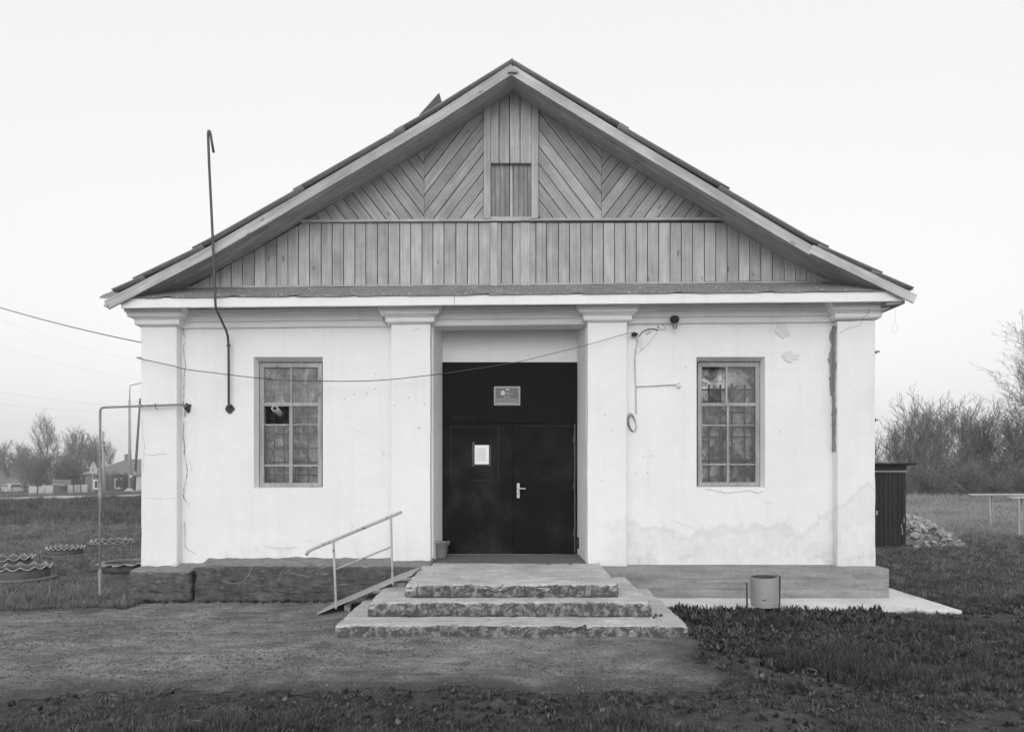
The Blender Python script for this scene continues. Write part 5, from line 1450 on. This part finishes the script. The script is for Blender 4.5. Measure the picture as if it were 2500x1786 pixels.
# right, behind the field
for i, (k, px, Y, s, rz) in enumerate((('sapA', 2120, 44, .80, .3), ('sapB', 2175, 43, .85, 1.8), ('sapA', 2215, 43, 1.02, 2.5), ('sapB', 2250, 42, 1.10, .2), ('sapA', 2285, 43, 1.16, 3.6), ('sapB', 2318, 44, 1.12, 4.4), ('sapA', 2352, 45, 1.05, 5.3), ('sapB', 2385, 44, .98, .9), ('sapA', 2420, 43, 1.10, 1.2), ('sapB', 2455, 44, 1.08, 2.2), ('sapA', 2490, 43, 1.05, 3.1), ('sapB', 2530, 43, 1.05, 5.9), ('sapB', 2270, 47, 1.1, 5), ('sapB', 2340, 48, 1.15, 2.9))):
    put(k, px, Y, s * .74, rz, f'{ordn[i]} bare sapling rising from the thicket right of the house')
n_ = 0
for row, (Y, s0) in enumerate(((37.5, .55), (40.5, .70))):
    for j in range(9):
        px = 2105 + j * 51 + row * 24 + random.uniform(-8, 8)
        put('shrA' if (j + row) % 2 else 'shrB', px, Y + random.uniform(-.6, .6), s0 * random.uniform(.85, 1.12), random.uniform(0, 6.3),
            f'{ordn[j]} dense shrub along the {"front" if row == 0 else "back"} of the thicket')
put('birch', 2560, 40, .68, 1.0, 'tall fine twigged birch reaching above the thicket at the right edge')
for nm in list(protos):
    if nm not in used:
        for ch in list(protos[nm].children): bpy.data.objects.remove(ch)
        bpy.data.objects.remove(protos[nm])

# ------------------------------------------------------------------ grass, weeds, gravel (scattered with geometry nodes)
def clump(name, mt, n, hgt, wid, spread, seed, bend=.6, broad=False):
    rg = random.Random(seed); mb = MB()
    for _ in range(n):
        a = rg.uniform(0, 6.28); r_ = spread * math.sqrt(rg.random()); px_, py_ = r_ * math.cos(a), r_ * math.sin(a)
        da = rg.uniform(0, 6.28); dx, dy = math.cos(da), math.sin(da)
        L = hgt * rg.uniform(.5, 1.15); bd = bend * rg.uniform(.2, 1.3); w = wid * rg.uniform(.7, 1.3)
        sx_, sy_ = -dy * w / 2, dx * w / 2
        if broad:
            ks = [(0, .25), (.35, 1.0), (.7, .85), (1, .05)]
        else: ks = [(0, 1), (.45, .85), (.8, .5), (1, .06)]
        vs = []
        for t, ww in ks:
            out = bd * L * t * t; z = L * (t - .35 * bd * t * t) - .01
            x_, y__ = px_ + dx * out + (dx * .12 * L * t), py_ + dy * out + (dy * .12 * L * t)
            vs += [(x_ - sx_ * ww, y__ - sy_ * ww, z), (x_ + sx_ * ww, y__ + sy_ * ww, z)]
        mb.add(vs, [(0, 1, 3, 2), (2, 3, 5, 4), (4, 5, 7, 6)])
    o = bpy.data.objects.new(name, mb.mesh(name, mt, True, False)); return o
def scatter(name, label, pts, sources):
    """pts: (x, y, z, rotz, scale, variant)"""
    coll = bpy.data.collections.new(name + '_source')
    srt = []
    for i, s in enumerate(sources):
        s.name = f'{name}_{i:02d}'; coll.objects.link(s)
    me = bpy.data.meshes.new(name)
    me.from_pydata([p[:3] for p in pts], [], [])
    ar = me.attributes.new('rot', 'FLOAT_VECTOR', 'POINT')
    tl = random.Random(5)
    ar.data.foreach_set('vector', [c for p in pts for c in (tl.gauss(0, .10), tl.gauss(0, .10), p[3])])
    ar = me.attributes.new('scl', 'FLOAT', 'POINT'); ar.data.foreach_set('value', [p[4] for p in pts])
    ar = me.attributes.new('vid', 'INT', 'POINT'); ar.data.foreach_set('value', [p[5] for p in pts])
    o = bpy.data.objects.new(name, me); COL.objects.link(o)
    ng = bpy.data.node_groups.new(name, 'GeometryNodeTree')
    ng.interface.new_socket('Geometry', in_out='INPUT', socket_type='NodeSocketGeometry')
    ng.interface.new_socket('Geometry', in_out='OUTPUT', socket_type='NodeSocketGeometry')
    N = ng.nodes.new; gi, go = N('NodeGroupInput'), N('NodeGroupOutput')
    ip, ci = N('GeometryNodeInstanceOnPoints'), N('GeometryNodeCollectionInfo')
    ci.inputs['Collection'].default_value = coll; ci.inputs['Separate Children'].default_value = True; ci.inputs['Reset Children'].default_value = True
    def att(nm, ty):
        k = N('GeometryNodeInputNamedAttribute'); k.data_type = ty; k.inputs['Name'].default_value = nm
        return [q for q in k.outputs if q.enabled and q.name == 'Attribute'][0]
    ng.links.new(gi.outputs[0], ip.inputs['Points']); ng.links.new(ci.outputs[0], ip.inputs['Instance'])
    ip.inputs['Pick Instance'].default_value = True
    ng.links.new(att('vid', 'INT'), ip.inputs['Instance Index'])
    ng.links.new(att('rot', 'FLOAT_VECTOR'), ip.inputs['Rotation'])
    ng.links.new(att('scl', 'FLOAT'), ip.inputs['Scale'])
    ng.links.new(ip.outputs[0], go.inputs[0])
    o.modifiers.new('scatter', 'NODES').node_group = ng
    return tag(o, label, kind='stuff')

def blocked(x, y):
    if -5.20 < x < 5.16 and y > 9.46: return y < 24.6
    if -1.88 < x < 1.86 and y > 7.25: return True
    if 1.86 < x < 5.60 and y > 8.68: return True
    if 7.7 < x < 9.05 and 15.9 < y < 17.2: return True
    if -2.45 < x < -1.2 and 8.6 < y < 9.4: return True
    return False
rg = random.Random(99)
def on_tyre(x, y): return any((x - a) ** 2 + (y - b) ** 2 < (c * 1.08) ** 2 or ((x - a) ** 2 + (y - b - 0) ** 2 < (c * 1.5) ** 2 and y < b and rg.random() < .75) for a, b, c in TYRES)
def visible(x, y, m=1.04): return abs(x) < y * (1250 / F) * m + .3
dark, weeds, mead, strw, dry = [], [], [], [], []
srcs_d = [clump('c', M['grassd'], 20, .070, .0042, .06, i, .9) for i in range(4)] + [clump('c', M['grassd'], 20, .12, .0048, .06, 10 + i, .8) for i in range(3)] + [clump('c', M['drygr'], 9, .085, .0045, .07, 20, 1.0), clump('c', M['grassm'], 14, .09, .0042, .06, 21, .9)]
N_DARK = 44000
k = 0
while len(dark) < N_DARK and k < 500000:
    k += 1
    y = 4.3 + (rg.random() ** 1.25) * 9.0; x = rg.uniform(-1, 1) * (y * .76 + .4)
    if not visible(x, y) or blocked(x, y): continue
    e = yard_edges(x, y) if (5 < y < 9.8 and x < 2.6) else -1
    if e > 0:
        if e > .9 or rg.random() > .5 * (1 - e / .9) ** 2.2 * (1 if fbm(x, y, 21, 1.6) > -.05 else .12): continue
    if x < -4.8 and y > 9.6: continue
    n = fbm(x, y, 0, .9)
    if x > 1.0 and y < 7.4 and fbm(x, y, 4, 1.1) > .20: continue
    s = rg.uniform(.55, 1.15) * (1 + .5 * n)
    s *= .35 if e > 0 else min(1.0, .48 + (-e if e > -.8 else .8) * .65)
    if y < 5.6: s *= .8
    if 3.4 < x < 6.4 and 7.9 < y < 8.7: s *= .62
    if x > 1.9 and y > 6.3: s *= 1.02
    v = rg.choice((0, 1, 2, 3)) if s < .9 else rg.choice((0, 1, 2, 3, 4, 5, 6))
    if rg.random() < .05: v = 7
    if rg.random() < .06 + .25 * max(0, fbm(x, y, 15, 1.1)): v = 8
    dark.append((x, y, h(x, y) - .006, rg.uniform(0, 6.28), max(.3, s), v))
scatter('lawn_grass', 'short dark grass in the foreground and right of the steps', dark, srcs_d)

srcs_w = [clump('c', M['weed'], 10, .12, .035, .05, 40 + i, .9, True) for i in range(4)] + [clump('c', M['weed'], 12, .19, .028, .05, 50 + i, .45, True) for i in range(3)]
k = 0
while len(weeds) < 4200 and k < 200000:
    k += 1
    y = rg.uniform(4.4, 9.4); x = rg.uniform(-1, 1) * (y * .76 + .3)
    if not visible(x, y) or blocked(x, y): continue
    e = yard_edges(x, y) if (5 < y < 9.8 and x < 2.6) else -1
    if e > 0: continue
    tall = 0
    pr = .05 + .16 * max(0, fbm(x, y, 8, .8))
    if 1.9 < x < 4.6 and 6.6 < y < 8.66: pr, tall = .35 + .6 * ss(7.2, 8.5, y), ss(7.6, 8.4, y) * ss(5.9, 3.6, x)
    if x < -4.6 and 8.9 < y < 9.5: pr = .5
    if rg.random() > pr: continue
    v = rg.choice((4, 5, 6)) if rg.random() < tall * .6 else rg.randrange(4)
    if x > 1.86 and y > 6.2 and rg.random() < .35: continue
    weeds.append((x, y, h(x, y) - .006, rg.uniform(0, 6.28), rg.uniform(.4, .9) * (.9 if x > 1.8 and y > 6.2 else .55), v))
for _ in range(90):                                        # tufts along the foot of the plinth and steps
    x = rg.uniform(-5.2, -2.3); weeds.append((x, 9.40 + rg.uniform(-.05, .03), .0, rg.uniform(0, 6.28), rg.uniform(.25, .6), rg.randrange(4)))
for _ in range(14): weeds.append((rg.gauss(-.45, .12), 7.2 + rg.uniform(-.05, .02), .01, rg.uniform(0, 6.28), rg.uniform(.25, .5), rg.randrange(4)))
for _ in range(6): weeds.append((rg.gauss(1.62, .06), 7.75 + rg.uniform(-.1, .1), .16, rg.uniform(0, 6.28), rg.uniform(.2, .4), rg.randrange(4)))
scatter('broad_weeds', 'broad leaved weeds among the grass by the slab and bin', weeds, srcs_w)

srcs_m = [clump('c', M['grassm'], 18, .15, .008, .10, 60 + i, .7) for i in range(4)] + [clump('c', M['grassm'], 22, .30, .010, .13, 70 + i, .6) for i in range(3)] + [clump('c', M['straw'], 9, .16, .006, .10, 80, .9)] + [clump('c', M['bankg'], 22, .32, .010, .13, 84 + i, .6) for i in range(2)]
k = 0
while len(mead) < 30000 and k < 400000:
    k += 1
    y = 9.0 + (rg.random() ** 1.5) * 39.0
    lo, hi = -y * .775 - .5, -y * .49
    x = rg.uniform(lo, max(hi, -5.2))
    if blocked(x, y) or not visible(x, y, 1.05): continue
    if y > road_near(x) - .4 or on_tyre(x, y): continue
    e = yard_edges(x, y) if y < 9.6 else -1
    if e > -.03: continue
    bank = ss(24, 32, y)
    s = rg.uniform(.45, .9) * (1 + .7 * fbm(x, y, 2, .5)) * (.72 + .28 * ss(14, 24, y))
    v = rg.choice((0, 1, 2, 3))
    if rg.random() < .08: v = rg.choice((4, 5, 6))
    if rg.random() < .85 * bank: v = rg.choice((8, 9, 8, 9, 5))
    if rg.random() < .12 * (1 - .7 * bank): v = 7
    s *= 1 + .9 * bank
    s *= 1 - .55 * ss(road_near(x) - 9, road_near(x) - 1, y)
    mead.append((x, y, h(x, y) - .01, rg.uniform(0, 6.28), max(.35, s), v))
for _ in range(3000):
    x = rg.uniform(-72, -22); y = road_near(x) + rg.uniform(8.5, 26)
    if visible(x, y): mead.append((x, y, h(x, y), rg.uniform(0, 6.28), rg.uniform(.8, 1.5), rg.choice((0, 1, 2, 3, 4))))
scatter('meadow_grass', 'longer grey meadow grass on the left up to the road bank', mead, srcs_m)

srcs_s = [clump('c', M['straw'], 14, .38, .009, .14, 90 + i, .7) for i in range(4)] + [clump('c', M['grassm'], 18, .20, .009, .12, 95 + i, .8) for i in range(3)] + [clump('c', M['grassd'], 16, .16, .008, .10, 98, .8)]
k = 0
while len(strw) < 26000 and k < 400000:
    k += 1
    y = 9.5 + (rg.random() ** 1.35) * 34
    x = rg.uniform(y * .50, y * .78 + .4)
    if x < 5.2 and y > 9.4: continue
    if blocked(x, y): continue
    if (x - 9.6) ** 2 / 1.3 + (y - 16.6) ** 2 / .8 < 1: continue
    w = ss(15, 23, y + 5 * fbm(x, y, 6, .3))
    v = rg.randrange(4) if rg.random() < w * .85 else (rg.choice((4, 5, 6)) if rg.random() < .35 + .4 * ss(13, 19, y) else 7)
    s = rg.uniform(.5, 1.1) * (.75 + .5 * ss(14, 30, y)) * (1.5 if y > 33 and v < 4 else 1)
    strw.append((x, y, h(x, y) - .01, rg.uniform(0, 6.28), s, v))
scatter('field_grass', 'pale dry grass of the right field up to the thicket', strw, srcs_s)

def pebble(seed, mt):
    r2 = random.Random(seed); bm = bmesh.new()
    for _ in range(12): bm.verts.new(Vector((r2.gauss(0, 1), r2.gauss(0, 1), r2.gauss(0, 1))).normalized() * r2.uniform(.7, 1.1) * .5)
    for v_ in bm.verts: v_.co.z *= .6
    bmesh.ops.convex_hull(bm, input=bm.verts[:]); me = bpy.data.meshes.new('p'); bm.to_mesh(me); bm.free(); me.materials.append(mt)
    return bpy.data.objects.new('p', me)
grav = []; k = 0
while len(grav) < 16000 and k < 300000:
    k += 1
    y = rg.uniform(5.3, 9.5); x = rg.uniform(-8.6, 2.0)
    if not visible(x, y) or yard_edges(x, y) < -.04 or blocked(x, y): continue
    dn = fbm(x, y * 1.6, 12, .8)
    if rg.random() > .08 + 1.3 * max(0, dn) + .15 * ss(-1, -5, x): continue
    grav.append((x, y, yz(x, y), rg.uniform(0, 6.28), .009 + .026 * rg.random() ** 3, rg.randrange(5)))
scatter('gravel', 'small gravel strewn over the dirt yard', grav, [pebble(i, M['gravel']) for i in range(5)])
lit = []
for _ in range(240):
    y = rg.uniform(4.4, 9.3); x = rg.uniform(-1, 1) * (y * .75)
    if blocked(x, y): continue
    lit.append((x, y, (yz(x, y) if yard_edges(x, y) > 0 else h(x, y) + rg.uniform(.01, .05)), rg.uniform(0, 6.28), rg.uniform(.3, 1.0), rg.randrange(2)))
scatter('leaf_litter', 'pale dead leaves scattered in the grass', lit, [clump('c', M['litter'], 1, .06, .035, .01, 130 + i, 1.8, True) for i in range(2)])

# ------------------------------------------------------------------ haze
hz = MB().box(-232, 232, -70, 232, -6, 13).build('haze', None)
tag(hz, 'thin pale spring haze', kind='stuff')
hm = bpy.data.materials.new('haze air'); hm.use_nodes = True; hn = hm.node_tree; hn.nodes.clear()
ho = hn.nodes.new('ShaderNodeOutputMaterial'); pv = hn.nodes.new('ShaderNodeVolumePrincipled')
pv.inputs['Color'].default_value = (1, 1, 1, 1); pv.inputs['Density'].default_value = .0015; pv.inputs['Anisotropy'].default_value = 0.72
hn.links.new(pv.outputs[0], ho.inputs['Volume'])
hz.data.materials.append(hm)
